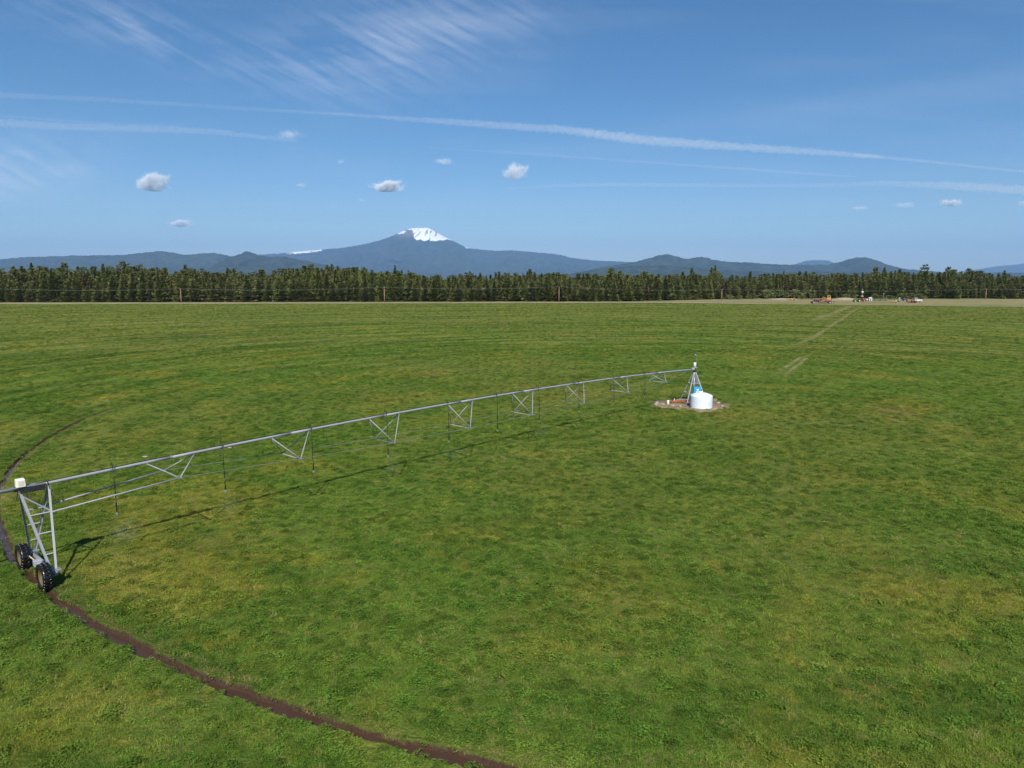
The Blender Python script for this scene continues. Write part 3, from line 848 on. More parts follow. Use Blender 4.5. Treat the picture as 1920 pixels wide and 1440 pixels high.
for i, (px, py, w, h, lab) in enumerate(SHR):
    root = tag(empty('willow_shrub', gp(px, py), i * 1.3), lab, 'shrub', 'shrubs along the forest foot')
    c = link('foliage', SHRUBS[i % 4], root); c.scale = (w, w * 0.8, h)
    c = link('stem', STEM, root); c.scale = (w, w, h)

# dirt mounds in the yard
for i, (px, py, w, h, lab) in enumerate([(1584, 562.6, 9, 1.3, 'low pale dirt mound left of the green tractor'), (1566, 563, 6, 0.8, 'small pale dirt mound behind the red load'), (1470, 561.8, 9, 0.7, 'low brown dirt bank behind the yellow implement')]):
    n = 20; V = []; F = []
    for a in range(n):
        for b_ in range(n):
            x, y = (a / (n - 1) * 2 - 1), (b_ / (n - 1) * 2 - 1)
            d = math.hypot(x, y)
            V.append((x * w, y * w * 0.5, max(0, 1 - d * d) * h * (0.7 + 0.7 * float(fbm(x * 2 + i * 9, y * 2, 3, 3))) - 0.05))
    for a in range(n - 1):
        for b_ in range(n - 1): F.append((a * n + b_, (a + 1) * n + b_, (a + 1) * n + b_ + 1, a * n + b_ + 1))
    o = link('dirt_mound', np_mesh('dirt_mound', np.array(V), np.array(F), M_DUST, True), None, gp(px, py)); o.location.z = 0.09
    tag(o, lab, 'mound', 'dirt mounds in the yard')

# ------------------------------------------------------------------ utility line
M_POLE = simple('weathered_pole_wood', (0.33, 0.22, 0.13), 0.85, 0, 0.2, 2.0)
M_WIRE = simple('aluminium_wire', (0.30, 0.31, 0.29), 0.6, 0.0, 0.05)
M_GLASS_INS = simple('glazed_insulator', (0.18, 0.16, 0.14), 0.2, 0, 0.1)
PLAB = ['leftmost wooden utility pole with crossarm at the forest edge', 'second wooden utility pole from the left at the forest edge', 'third wooden utility pole from the left at the forest edge', 'dull utility pole left of the farm machine yard', 'rightmost utility pole beyond the white truck']
heads = []
def pole(px, py, ty, lab):
    b0 = gp(px, py); h = (py - ty) / 1331 * b0.y * 1.01
    root = tag(empty('utility_pole', b0, 0), lab, 'pole', 'utility poles along the forest edge')
    MB().tube([(0, 0, -0.3), (0, 0, h * 0.5), (0, 0, h)], [0.20, 0.17, 0.14], 10).build('shaft', M_POLE, root, True)
    ca = MB().box((0, 0, h - 0.35), (0.12, 2.2, 0.14)).build('crossarm', M_POLE, root)
    for y in (-1.0, 1.0):
        MB().lathe([(0.0, -0.02), (0.06, 0.0), (0.07, 0.08), (0.045, 0.12), (0.06, 0.17), (0.0, 0.22)], (0, y, h - 0.27), n=10).build('insulator', M_GLASS_INS, ca, True)
    MB().lathe([(0.0, 0.0), (0.07, 0.0), (0.07, 0.1), (0.05, 0.2), (0.0, 0.24)], (0, 0, h), n=10).build('insulator', M_GLASS_INS, root, True)
    heads.append((b0, h))
for q, lab in zip(POLES, PLAB): pole(*q, lab)
ext = [((Vector((-275, 357, 0))), 8.2)] + heads + [(Vector((405, 450, 0)), 8.0)]
wl = ['left edge to leftmost pole', 'leftmost pole to second pole', 'second pole to third pole', 'third pole to fourth pole', 'fourth pole to rightmost pole', 'rightmost pole to the right edge']
for (a, ha), (b_, hb), lab in zip(ext[:-1], ext[1:], wl):
    for y, z, nm in ((-1.0, -0.08, 'near'), (1.0, -0.08, 'far'), (0, 0.2, 'top')):
        pts = []
        for k in range(21):
            t = k / 20
            q = a.lerp(b_, t)
            pts.append((q.x, q.y + y, ha * (1 - t) + hb * t + z - 4 * t * (1 - t) * 1.15))
        tag(MB().tube(pts, 0.009, 5).build('power_wire', M_WIRE), '%s wire of the power line from %s' % (nm, lab), 'wire', 'power line wires')

# ------------------------------------------------------------------ the centre-pivot irrigation machine
APEX_P, APEX_T, SPAN = 3.53, 3.95, 58.0
def pipe_z(s):
    t = max(0.0, min(1.0, s / SPAN))
    return APEX_P + (APEX_T - APEX_P) * s / SPAN + 2.5 * t * (1 - t)
def W(s, off, z):
    return PIV + AX * s + NX * off + Vector((0, 0, z))
machine = tag(empty('irrigation_pivot', PIV), 'long galvanised centre-pivot irrigation boom spanning the pasture on a wheeled tower', 'irrigation machine')
machine.location = (0, 0, 0)
def part(mb, name, mat, parent=machine, smooth=False):
    return mb.build(name, mat, parent, smooth)
# main pipe, in lengths, with flanges between
stations = [52.0 - 6.4 * k for k in range(8)]
joints = [58.0] + stations + [0.25]
PR = 0.078
for a, b_ in zip(joints[:-1], joints[1:]):
    pts = [W(a + (b_ - a) * k / 6, 0, pipe_z(a + (b_ - a) * k / 6)) for k in range(7)]
    part(MB().tube(pts, PR, 16), 'pipe_length', GALV, smooth=True)
for s in stations:
    part(MB().tube([W(s - 0.025, 0, pipe_z(s)), W(s + 0.025, 0, pipe_z(s))], PR + 0.035, 16), 'flange', GALV_D)
# pipe of the next span, past the tower
part(MB().tube([W(58.35, 0, 3.95), W(61, 0, 4.0), W(66, 0, 4.1), W(72, 0, 4.2)], PR, 16), 'next_pipe', GALV, smooth=True)
part(MB().tube([W(57.95, 0, 3.95), W(58.4, 0, 3.95)], 0.11, 14), 'flex_joint', BLACK, smooth=True)
# trusses
TZ = [3.30, 3.00, 2.78, 2.70, 2.68, 2.72, 2.86, 3.04]
OFF = 0.95
ends = {}
for s, z in zip(stations, TZ):
    tr = empty('truss', parent=machine)
    for sgn in (-1, 1):
        foot = W(s, sgn * OFF, z)
        for ds in (1.12, -1.12):
            top = W(s + ds, sgn * 0.03, pipe_z(s + ds) - PR)
            part(MB().tube([top, foot], 0.027, 8), 'strut', GALV, tr, True)
        part(MB().box(foot, (0.14, 0.14, 0.05), math.atan2(AX.y, AX.x)), 'gusset', GALV_D, tr)
    part(MB().angle(W(s, -OFF, z), W(s, OFF, z), 0.05, Vector((0, 0, 1))), 'cross_member', GALV, tr)
for sgn in (-1, 1):
    for k in range(7):
        part(MB().tube([W(stations[k], sgn * OFF, TZ[k]), W(stations[k + 1], sgn * OFF, TZ[k + 1])], 0.0095, 6), 'truss_rod', GALV_D)
    part(MB().tube([W(stations[7], sgn * OFF, TZ[7]), W(1.4, sgn * 0.06, pipe_z(1.4) - PR)], 0.0095, 6), 'truss_rod', GALV_D)
# drop hoses with sprinklers and their spray
def spray_mat(name, dens):
    m = bpy.data.materials.new(name)
    nt, N, L, out = nodes_of(m)
    v = N.new('ShaderNodeVolumePrincipled')
    v.inputs['Color'].default_value = (0.92, 0.96, 1.0, 1)
    tc = N.new('ShaderNodeTexCoord')
    ln = N.new('ShaderNodeVectorMath'); ln.operation = 'LENGTH'
    L.new(tc.outputs['Object'], ln.inputs[0])
    fall = ramp(nt, ln.outputs['Value'], (0.15, 1.0, 1.0, 0.0))
    n1 = ramp(nt, noise(nt, 2.2, 3, 0.6, tc.outputs['Object']), (0.42, 0.70))
    L.new(math_n(nt, 'MULTIPLY', math_n(nt, 'MULTIPLY', fall, n1), dens), v.inputs['Density'])
    L.new(v.outputs[0], out.inputs['Volume'])
    return m
M_SPRAY, M_SPRAY_THIN = spray_mat('fine_water_spray', 0.15), spray_mat('thin_water_spray', 0.10)
DROPS = [(54.65, 1.98), (49.55, 1.89), (44.45, 1.87), (39.22, 1.78), (34.15, 1.83), (29.45, 1.84), (24.84, 1.83), (19.83, 1.88), (14.83, 1.9), (9.84, 1.86)]
for i, (s, zb) in enumerate(DROPS):
    z0 = pipe_z(s)
    dr = empty('drop_hose', parent=machine)
    hose = [W(s, 0, z0 + PR), W(s, 0.02, z0 + 0.24), W(s, 0.10, z0 + 0.33), W(s, 0.20, z0 + 0.27), W(s, 0.25, z0 + 0.05), W(s, 0.28, z0 - 0.6), W(s, 0.30, zb + 0.75)]
    part(MB().tube(hose[:5], 0.02, 8), 'gooseneck', BLACK, dr, True)
    part(MB().tube(hose[4:], 0.0165, 8), 'hose', BLACK, dr, True)
    part(MB().tube([W(s, 0.30, zb + 0.78), W(s, 0.30, zb + 0.12)], 0.028, 8), 'hose_weight', BLACK, dr, True)
    part(MB().tube([W(s, 0.30, zb + 0.14), W(s, 0.30, zb + 0.07), W(s, 0.30, zb + 0.06), W(s, 0.30, zb)], [0.035, 0.035, 0.07, 0.06], 10), 'sprinkler_head', GALV_D, dr)
    part(MB().tube([W(s - .05, 0, z0), W(s + .05, 0, z0)], PR + 0.012, 14), 'clamp', GALV_D, dr)
    if i in (0, 1, 3, 4, 6):
        bm = bmesh.new(); bmesh.ops.create_icosphere(bm, subdivisions=2, radius=1.0)
        me = bpy.data.meshes.new('water_spray'); bm.to_mesh(me); bm.free(); me.materials.append(M_SPRAY if i == 0 else M_SPRAY_THIN)
        o = link('water_spray', me, dr, W(s - 0.1, 0.55 if i == 0 else 0.4, zb - 0.72))
        o.scale = (1.15, 1.0, 0.85) if i == 0 else (0.8, 0.8, 0.7)
# wire harness along the pipe
part(MB().tube([W(s, 0.05, pipe_z(s) + PR + 0.015) for s in np.linspace(57.6, 0.6, 60)], 0.014, 5), 'control_cable', BLACK)
# drive tower: two leg pairs meeting the base beam over the wheels
tower = empty('drive_tower', parent=machine)
inner, outer = 57.1, 58.25
feet_s, feet_z = 57.62, 0.60
legs = {}
for sgn in (-1, 1):
    fo = W(feet_s + 0.12, sgn * 1.58, feet_z); fi = W(feet_s - 0.12, sgn * 1.58, feet_z)
    to = W(outer, sgn * 0.07, APEX_T - 0.06); ti = W(inner, sgn * 0.07, APEX_T - 0.06)
    part(MB().angle(to, fo, 0.085, NX * sgn + AX * 0.6, 0.01), 'leg', GALV, tower)
    part(MB().angle(ti, fi, 0.085, NX * sgn - AX * 0.6, 0.01), 'leg', GALV, tower)
    legs[sgn] = (to, fo, ti, fi)
    for t in (0.32, 0.55, 0.80):
        part(MB().angle(to.lerp(fo, t), ti.lerp(fi, t), 0.05, NX * sgn), 'rung', GALV, tower)
    part(MB().angle(to.lerp(fo, 0.06), ti.lerp(fi, 0.32), 0.045, NX * sgn), 'diagonal_brace', GALV, tower)
    part(MB().box(W(feet_s, sgn * 1.58, feet_z + 0.02), (0.5, 0.3, 0.12), math.atan2(AX.y, AX.x), 0.02), 'foot_plate', GALV_D, tower)
# long truss tubes from the tower to the first truss
for sgn in (-1, 1):
    to, fo, ti, fi = legs[sgn]
    part(MB().tube([ti.lerp(fi, 0.32), W(stations[0], sgn * OFF, TZ[0])], 0.032, 10), 'truss_tube', GALV, smooth=True)
part(MB().tube([W(feet_s, -1.75, 0.52), W(feet_s, 1.75, 0.52)], 0.095, 14), 'base_beam', GALV, tower, True)
# motor gearbox in the middle, drive shafts to each wheel
part(MB().box(W(57.86, 0.25, 0.66), (0.34, 0.30, 0.30), math.atan2(AX.y, AX.x), 0.04).box(W(57.86, 0.52, 0.66), (0.22, 0.3, 0.2), math.atan2(AX.y, AX.x), 0.05), 'centre_motor', GALV, tower)
part(MB().tube([W(57.86, 0.1, 0.64), W(57.86, -1.25, 0.58)], 0.026, 8), 'drive_shaft', CREAM, tower)
part(MB().tube([W(57.86, 0.66, 0.64), W(57.86, 1.25, 0.58)], 0.026, 8), 'drive_shaft', CREAM, tower)
for sgn in (-1, 1):
    part(MB().box(W(57.80, sgn * 1.5, 0.50), (0.30, 0.34, 0.34), math.atan2(AX.y, AX.x), 0.05), 'wheel_gearbox', GALV_D, tower)
# control box on top
cb = part(MB().box(W(58.15, 0.03, 4.20), (0.34, 0.30, 0.34), math.atan2(AX.y, AX.x), 0.02, 0.93), 'control_box', WHITE)
part(MB().box(W(58.15, 0.182, 4.205), (0.2, 0.012, 0.2), math.atan2(AX.y, AX.x), 0.003), 'box_door', simple('pale_red_print', (0.66, 0.55, 0.52), 0.5), cb)
part(MB().box(W(57.85, 0, 4.02), (1.15, 0.26, 0.05), math.atan2(AX.y, AX.x)), 'top_plate', GALV_D, tower)
part(MB().box(W(57.75, 0.12, 3.86), (0.9, 0.05, 0.22), math.atan2(AX.y, AX.x)), 'side_plate', DARKM, tower)
for k, (a, b_) in enumerate([((58.2, .1, 4.05), (58.6, .35, 3.55)), ((58.0, .1, 4.05), (57.9, .3, 3.3)), ((57.2, .1, 4.1), (57.0, .22, 3.35))]):
    p0, p1 = W(*a), W(*b_)
    part(MB().tube([p0, p0.lerp(p1, .5) + Vector((0, 0, -.25)), p1], 0.014, 6), 'cable_loop', BLACK, tower)
# wheels
def wheel(off):
    w = empty('wheel', parent=machine)
    w.location = W(57.98, off, 0.46)
    w.rotation_euler = (0, 0, math.atan2(AX.y, AX.x))     # local x = axle
    R, b_ = 0.57, 0.19
    ty = MB().lathe([(R * 0.62, -b_ * 0.8), (R * 0.80, -b_), (R * 0.93, -b_ * 0.95), (R * 0.965, -b_ * 0.5), (R * 0.97, 0), (R * 0.965, b_ * 0.5), (R * 0.93, b_ * 0.95), (R * 0.80, b_), (R * 0.62, b_ * 0.8)], (0, 0, 0), 'X', 48, True)
    nl = 22
    for side in (-1, 1):
        for k in range(nl):
            a0 = 2 * math.pi * (k + (0.5 if side > 0 else 0)) / nl
            vs = []
            for (x, da, r_) in ((0.01 * side, 0.0, R * 0.96), (b_ * 1.0 * side, 0.20, R * 0.90)):
                for dd in (-0.035, 0.035):
                    for hh in (0.0, 0.055):
                        a = a0 + da + dd
                        vs.append((x, math.cos(a) * (r_ + hh), math.sin(a) * (r_ + hh)))
            ty.add(vs, [(0, 1, 3, 2), (4, 6, 7, 5), (0, 4, 5, 1), (2, 3, 7, 6), (1, 5, 7, 3), (0, 2, 6, 4)])
    ty.build('tyre', TYRE, w, True)
    rim = MB().lathe([(R * 0.64, -0.135), (R * 0.60, -0.145), (R * 0.56, -0.11), (R * 0.53, 0.03), (R * 0.22, 0.06), (0.11, 0.05), (0.0, 0.05)], n=32, axis='X')
    rim.lathe([(R * 0.64, 0.135), (R * 0.60, 0.145), (R * 0.56, 0.11), (R * 0.53, 0.03), (R * 0.22, 0.02), (0.11, 0.0), (0.0, 0.0)], n=32, axis='X')
    rim.build('rim', RIM, w, True)
    hub = MB()
    hub.tube([(-0.25, 0, 0), (0.12, 0, 0)], 0.075, 12)
    for k in range(8):
        a = 2 * math.pi * k / 8
        hub.tube([(0.05, math.cos(a) * 0.15, math.sin(a) * 0.15), (0.085, math.cos(a) * 0.15, math.sin(a) * 0.15)], 0.014, 6)
    hub.build('hub', GALV_D, w)
    return w
wheel(1.60); wheel(-1.60)
# pivot tower: four legs over the riser pipe
pt = empty('pivot_tower', parent=machine)
ft = []
for a in (-130, -40, 50, 140):
    a = rad(a)
    f0 = PIV + Vector((math.cos(a) * 1.6, math.sin(a) * 1.6, 0.0)); t0 = PIV + Vector((math.cos(a) * 0.14, math.sin(a) * 0.14, 3.32))
    part(MB().angle(t0, f0, 0.085, Vector((math.cos(a), math.sin(a), 0)), 0.01), 'leg', GALV, pt)
    part(MB().box(f0 + Vector((0, 0, 0.05)), (0.3, 0.3, 0.06), a), 'foot_plate', GALV_D, pt)
    ft.append((t0, f0))
for k in range(4):
    (t0, f0), (t1, f1) = ft[k], ft[(k + 1) % 4]
    for t in (0.36, 0.66, 0.93):
        part(MB().angle(t0.lerp(f0, t), t1.lerp(f1, t), 0.05, Vector((0, 0, 1))), 'rung', GALV, pt)
part(MB().tube([PIV + Vector((0, 0, 0.02)), PIV + Vector((0, 0, 3.4))], 0.10, 16), 'riser_pipe', GALV_D, pt, True)
part(MB().tube([PIV + Vector((0, 0, 3.25)), PIV + Vector((0, 0, 3.42)), PIV + Vector((0, 0, 3.43)), PIV + Vector((0, 0, 3.66))], [0.17, 0.17, 0.13, 0.13], 16), 'swivel', DARKM, pt, True)
part(MB().tube([W(0.55, 0, 3.56), W(0.0, 0, 3.56), W(-0.16, 0, 3.56)], 0.11, 14), 'pivot_elbow', GALV, pt, True)
part(MB().box(PIV + Vector((0, 0, 3.70)), (0.42, 0.42, 0.06), 0.3), 'top_plate', GALV, pt)
part(MB().lathe([(0.0, 0), (0.13, 0), (0.13, 0.40), (0.11, 0.46), (0.0, 0.48)], PIV + Vector((0, 0, 3.73)), n=18), 'collector_ring_cover', WHITE, pt, True)
part(MB().tube([PIV + Vector((0.16, 0, 3.7)), PIV + Vector((0.18, 0, 5.35))], [0.016, 0.009], 6), 'antenna', GALV, pt)
part(MB().tube([PIV + Vector((0.17, 0, 4.9)), PIV + Vector((0.02, -0.05, 4.92))], 0.01, 6).lathe([(0.0, -0.10), (0.06, -0.07), (0.085, 0.0), (0.06, 0.07), (0.0, 0.09)], PIV + Vector((0.02, -0.05, 4.98)), n=14), 'sensor_ball', GALV, pt, True)
part(MB().angle(ft[0][0].lerp(ft[0][1], 0.04), PIV + Vector((0.3, -0.5, 2.2)), 0.04, Vector((0, -1, 0))), 'brace', GALV, pt)
# blue control panel fixed between the legs
pc = at_depth(1306.8, 733, PIV.y - 0.55)
panel = part(MB().box((pc.x, pc.y, pc.z + 0.02), (0.74, 0.30, 0.78), 0.0, 0.02), 'control_panel', BLUE)
lg = MB()
yy = pc.y - 0.158
lg.add([(pc.x - .07, yy, pc.z + .24), (pc.x + .03, yy, pc.z + .19), (pc.x + .13, yy, pc.z + .24), (pc.x + .17, yy, pc.z + .15), (pc.x + .03, yy, pc.z + .02), (pc.x - .10, yy, pc.z + .15)], [(0, 1, 4, 5), (1, 2, 3, 4)])
lg.build('emblem', WHITE, panel)
MB().box((pc.x + .04, yy, pc.z - .10), (0.30, 0.012, 0.16), 0, 0.003).build('white_plate', WHITE, panel)
MB().box((pc.x + .16, yy - .002, pc.z - .22), (0.34, 0.012, 0.05), 0, 0.003).build('latch', DARKM, panel)

# ------------------------------------------------------------------ things at the pivot
# bare-earth pad
PADP = [(1217, 758), (1228, 753), (1250, 750.5), (1275, 748), (1300, 746), (1335, 747), (1352, 752), (1365, 758), (1356, 767), (1343, 771), (1322, 773), (1298, 772), (1284, 769), (1262, 766), (1240, 764), (1226, 762)]
PAD = [gp(*q) for q in PADP]
cen = sum(PAD, Vector()) / len(PAD)
ring_ = []
for k in range(len(PAD)):
    for t in range(8):
        a, b_, c_, d_ = PAD[k - 1], PAD[k], PAD[(k + 1) % len(PAD)], PAD[(k + 2) % len(PAD)]
        u_ = t / 8
        q = 0.5 * ((2 * b_) + (c_ - a) * u_ + (2 * a - 5 * b_ + 4 * c_ - d_) * u_ ** 2 + (3 * b_ - a - 3 * c_ + d_) * u_ ** 3)
        j = float(fbm(q.x * 1.6, q.y * 1.6, 91, 3)) - 0.5
        j2 = float(fbm(q.x * 0.7 + 3, q.y * 0.7, 93, 2)) - 0.5
        ring_.append(q + (q - cen).normalized() * (j * 1.3 + j2 * 1.3 - 0.12))
PADR = np.array([(q.x, q.y) for q in ring_])
V, F = [], []
nn = len(ring_); rows = [0.0, 0.2, 0.4, 0.55, 0.7, 0.8, 0.9, 0.96, 1.0]
for ri in rows:
    for q in ring_:
        w = cen.lerp(q, ri)
        z = 0.055 + 0.10 * (float(fbm(w.x * 1.3, w.y * 1.3, 55, 3)) - 0.4) * (ri < 1) * (ri > 0) - (0.09 if ri == 1.0 else 0)
        V.append((w.x, w.y, z))
for k in range(len(rows) - 1):
    for i in range(nn):
        j = (i + 1) % nn
        F.append((k * nn + i, k * nn + j, (k + 1) * nn + j, (k + 1) * nn + i))
me = np_mesh('bare_earth', np.array(V), np.array(F), M_SOIL, True)
bm = bmesh.new(); bm.from_mesh(me); bmesh.ops.remove_doubles(bm, verts=bm.verts, dist=0.0005); bmesh.ops.recalc_face_normals(bm, faces=bm.faces); bm.to_mesh(me); bm.free()
tag(link('bare_earth', me), 'bare pinkish earth around the pivot tower and tank', kind='structure')
def in_pad(x, y):
    inside = np.zeros(len(x), bool)
    px_, py_ = PADR[:, 0], PADR[:, 1]
    j = len(px_) - 1
    for i in range(len(px_)):
        c1 = (py_[i] > y) != (py_[j] > y)
        xi = (px_[j] - px_[i]) * (y - py_[i]) / (py_[j] - py_[i] + 1e-12) + px_[i]
        inside ^= c1 & (x < xi)
        j = i
    return inside
# white poly tank
tk = tag(empty('water_tank', (18.72, 69.15, 0.03)), 'white plastic tank with domed top beside the pivot tower', 'tank')
MB().lathe([(0.0, 0), (1.03, 0), (1.07, 0.04), (1.07, 0.06), (1.07, 0.6), (1.07, 1.13), (1.068, 1.17), (1.05, 1.215), (1.0, 1.25), (0.80, 1.36), (0.45, 1.47), (0.0, 1.50)], n=48).build('shell', POLY, tk, True)
MB().lathe([(0.0, 1.5), (0.24, 1.47), (0.24, 1.58), (0.22, 1.60), (0.0, 1.61)], (-0.12, 0.05, 0), n=20).build('lid', WHITE, tk, True)
MB().tube([(-1.05, -0.25, 0.12), (-1.25, -0.3, 0.12), (-1.3, -0.3, 0.02)], 0.035, 8).build('outlet', DARKM, tk)
# red feed pipe
a0, a1 = gp(1257, 757), gp(1291, 757)
fp = tag(empty('feed_pipe', a0), 'rust-red feed pipe lying on the bare earth beside the pivot', 'pipe')
d_ = a1 - a0
MB().tube([(0, 0, 0.16), d_ * 0.5 + Vector((0, 0.15, 0.22)), d_ + Vector((0, 0.2, 0.20))], 0.13, 14).build('pipe_body', RUST, fp, True)
for t in (0.06, 0.62, 0.94):
    q = d_ * t + Vector((0, 0.1 * t, 0.18)); dn = d_.normalized()
    MB().tube([q - dn * 0.03, q + dn * 0.03], 0.19, 14).build('flange', RUST, fp)
MB().tube([d_ * 0.22 + Vector((0, 0.05, 0.2)), d_ * 0.22 + Vector((0, 0.05, 0.55))], 0.035, 8).build('valve_stem', WHITE, fp)
MB().tube([d_ * 0.14 + Vector((0, 0.35, 0.1)), d_ * 0.14 + Vector((0, 0.35, 0.5))], 0.03, 8).build('valve_stem', DARKM, fp)
wp = tag(empty('marker_post', gp(1252.5, 759)), 'short white plastic post at the end of the red pipe', 'post')
MB().lathe([(0.0, -0.05), (0.095, -0.05), (0.095, 0.40), (0.0, 0.40)], n=14).build('post_tube', WHITE, wp, True)
MB().lathe([(0.105, 0.36), (0.105, 0.46), (0.08, 0.48), (0.0, 0.485)], n=14).build('post_cap', WHITE, wp, True)
# stones on the pad
M_STONE = simple('field_stone', (0.33, 0.29, 0.25), 0.9, 0, 0.3, 6.0, 0.4)
for i, (px, py, r_, lab) in enumerate([(1231, 757, 0.22, 'brown stone at the left end of the bare earth'), (1243, 760, 0.18, 'small stone left of the white post'), (1262, 762, 0.2, 'flat stone below the red pipe'), (1275, 763, 0.16, 'small stone in front of the red pipe'), (1347, 757, 0.2, 'dark stone right of the white tank'), (1354, 763, 0.17, 'small stone at the right end of the bare earth'), (1229, 760, 0.15, 'small pale stone at the left edge of the bare earth')]):
    bm = bmesh.new(); bmesh.ops.create_icosphere(bm, subdivisions=2, radius=r_)
    for v in bm.verts:
        k = 0.75 + 0.5 * float(fbm(v.co.x * 6 + i * 7, v.co.y * 6 + v.co.z * 5, i, 2))
        v.co *= k; v.co.z *= 0.6
    me = bpy.data.meshes.new('stone'); bm.to_mesh(me); bm.free(); me.materials.append(M_STONE)
    o = link('stone', me, None, gp(px, py)); o.location.z = 0.08
    tag(o, lab, 'stone', 'stones on the bare earth')
# pale scraps lying in the grass
for i, (px, py, r_, lab) in enumerate([(273, 858, 0.22, 'pale flat rock in grass above the boom near its outer end'), (431, 841, 0.18, 'pale rock in the grass under the second drop hose')]):
    bm = bmesh.new(); bmesh.ops.create_icosphere(bm, subdivisions=2, radius=r_)
    for v in bm.verts:
        k = 0.7 + 0.6 * float(fbm(v.co.x * 5 + i * 7, v.co.y * 5 + v.co.z * 5, i + 20, 2))
        v.co *= k; v.co.z *= 0.30; v.co.y *= 0.55
    me = bpy.data.meshes.new('rock'); bm.to_mesh(me); bm.free(); me.materials.append(simple('pale_rock%d' % i, (0.27, 0.24, 0.17), 0.9, 0, 0.3))
    o = link('rock', me, None, gp(px, py)); o.location.z = 0.07
    tag(o, lab, 'rock', 'pale rocks in the pasture')
# ------------------------------------------------------------------ farm machines in the yard
def paint(name, col, rough=0.45, dirt=(0.16, 0.12, 0.08)):
    g_ = 0.3 * sum(col) / 3
    return simple(name, tuple(c * 0.62 + g_ * 0.5 for c in col), rough, 0, 0.12, 1.5, dirt=dirt)
V_MAROON, V_RED, V_ORANGE, V_YELLOW = paint('maroon_paint', (0.22, 0.045, 0.07)), paint('red_paint', (0.42, 0.05, 0.04)), paint('orange_red_paint', (0.52, 0.14, 0.08)), paint('yellow_paint', (0.62, 0.36, 0.04))
V_GREEN, V_WHEELY, V_WHITE, V_NAVY = paint('green_paint', (0.04, 0.22, 0.035)), paint('yellow_rim_paint', (0.75, 0.65, 0.12)), paint('off_white_paint', (0.72, 0.72, 0.70)), paint('navy_paint', (0.03, 0.06, 0.13))
V_WOOD = simple('grey_deck_planks', (0.23, 0.18, 0.17), 0.85, 0, 0.2)
V_PALE = simple('pale_wheel_disc', (0.55, 0.53, 0.50), 0.5)
m = bpy.data.materials.new('vehicle_glass')
nt, N, L, out = nodes_of(m)
p = N.new('ShaderNodeBsdfPrincipled'); p.inputs['Base Color'].default_value = (0.02, 0.025, 0.03, 1); p.inputs['Roughness'].default_value = 0.08
L.new(p.outputs[0], out.inputs['Surface'])
V_GLASS = m
def vroot(name, px, py, label, cat, rz=0.0, group='farm machines parked in the yard'):
    q = gp(px, py)
    q.z = 0.08
    e = tag(empty(name, q, rz), label, cat, group)
    e.scale = (0.88, 0.88, 0.88)
    return e
def vwheel(root, x, y, r, w, rim_mat):
    e = empty('wheel', (x, y, r), parent=root)
    MB().lathe([(r * .6, -w / 2), (r * .92, -w / 2), (r, -w * .3), (r, w * .3), (r * .92, w / 2), (r * .6, w / 2)], axis='Y', n=20, closed=True).build('tyre', BLACK, e, True)
    s = -1 if y < 0 else 1
    MB().lathe([(r * .62, w * .5 * s), (r * .58, w * .3 * s), (r * .2, w * .35 * s), (0.0, w * .42 * s)], axis='Y', n=20).build('rim', rim_mat, e, True)
    MB().lathe([(r * .62, -w * .5 * s), (r * .5, -w * .2 * s), (0.0, -w * .2 * s)], axis='Y', n=20).build('rim', rim_mat, e, True)
def bx(root, name, mat, c, s, bev=0.05, taper=1.0, rz=0.0):
    return MB().box(c, s, rz, bev, taper).build(name, mat, root)
def cabin(root, c, s, paint_m, taper=0.9):
    k = bx(root, 'cab', paint_m, c, s, 0.06, taper)
    hx, hy, hz = s[0] / 2, s[1] / 2, s[2] / 2
    f = 1 - (1 - taper) * 0.6
    for sy in (-1, 1):
        bx(k, 'side_window', V_GLASS, (c[0], c[1] + sy * hy * f, c[2] + hz * .25), (s[0] * .62, 0.05, s[2] * .46), 0.01)
    bx(k, 'windscreen', V_GLASS, (c[0] - hx * f, c[1], c[2] + hz * .25), (0.05, s[1] * .72, s[2] * .46), 0.01)
    return k
# maroon flatbed lorry (faces left) 
t = vroot('flatbed_truck', 1543, 569.2, 'old maroon flatbed truck with pale wheel discs facing left in the yard', 'truck', 0.05)
bx(t, 'bonnet', V_MAROON, (-6.0, 0, 1.05), (1.7, 1.8, 0.9), 0.2, 0.9)
bx(t, 'bumper', DARKM, (-6.95, 0, 0.65), (0.2, 2.1, 0.3))
cabin(t, (-4.45, 0, 1.45), (1.6, 2.1, 1.7), V_MAROON, 0.88)
for y in (-0.85, 0.85): bx(t, 'mudguard', V_MAROON, (-5.9, y, 0.95), (1.4, 0.4, 0.4), 0.15)
bx(t, 'chassis', DARKM, (1.0, 0, 0.75), (10.5, 0.9, 0.3))
for i in range(9): bx(t, 'deck_plank', V_WOOD, (1.8, -1.05 + i * 0.2625, 1.02), (9.6, 0.25, 0.08), 0.01)
for y in (-1.2, 1.2): bx(t, 'side_rail', V_MAROON, (1.8, y, 0.98), (9.6, 0.08, 0.22), 0.01)
bx(t, 'headboard', V_MAROON, (-3.0, 0, 1.5), (0.12, 2.3, 1.0), 0.02)
for x in (-5.9, 3.6, 4.9):
    for y in (-1.0, 1.0): vwheel(t, x, y, 0.55, 0.36, V_PALE)
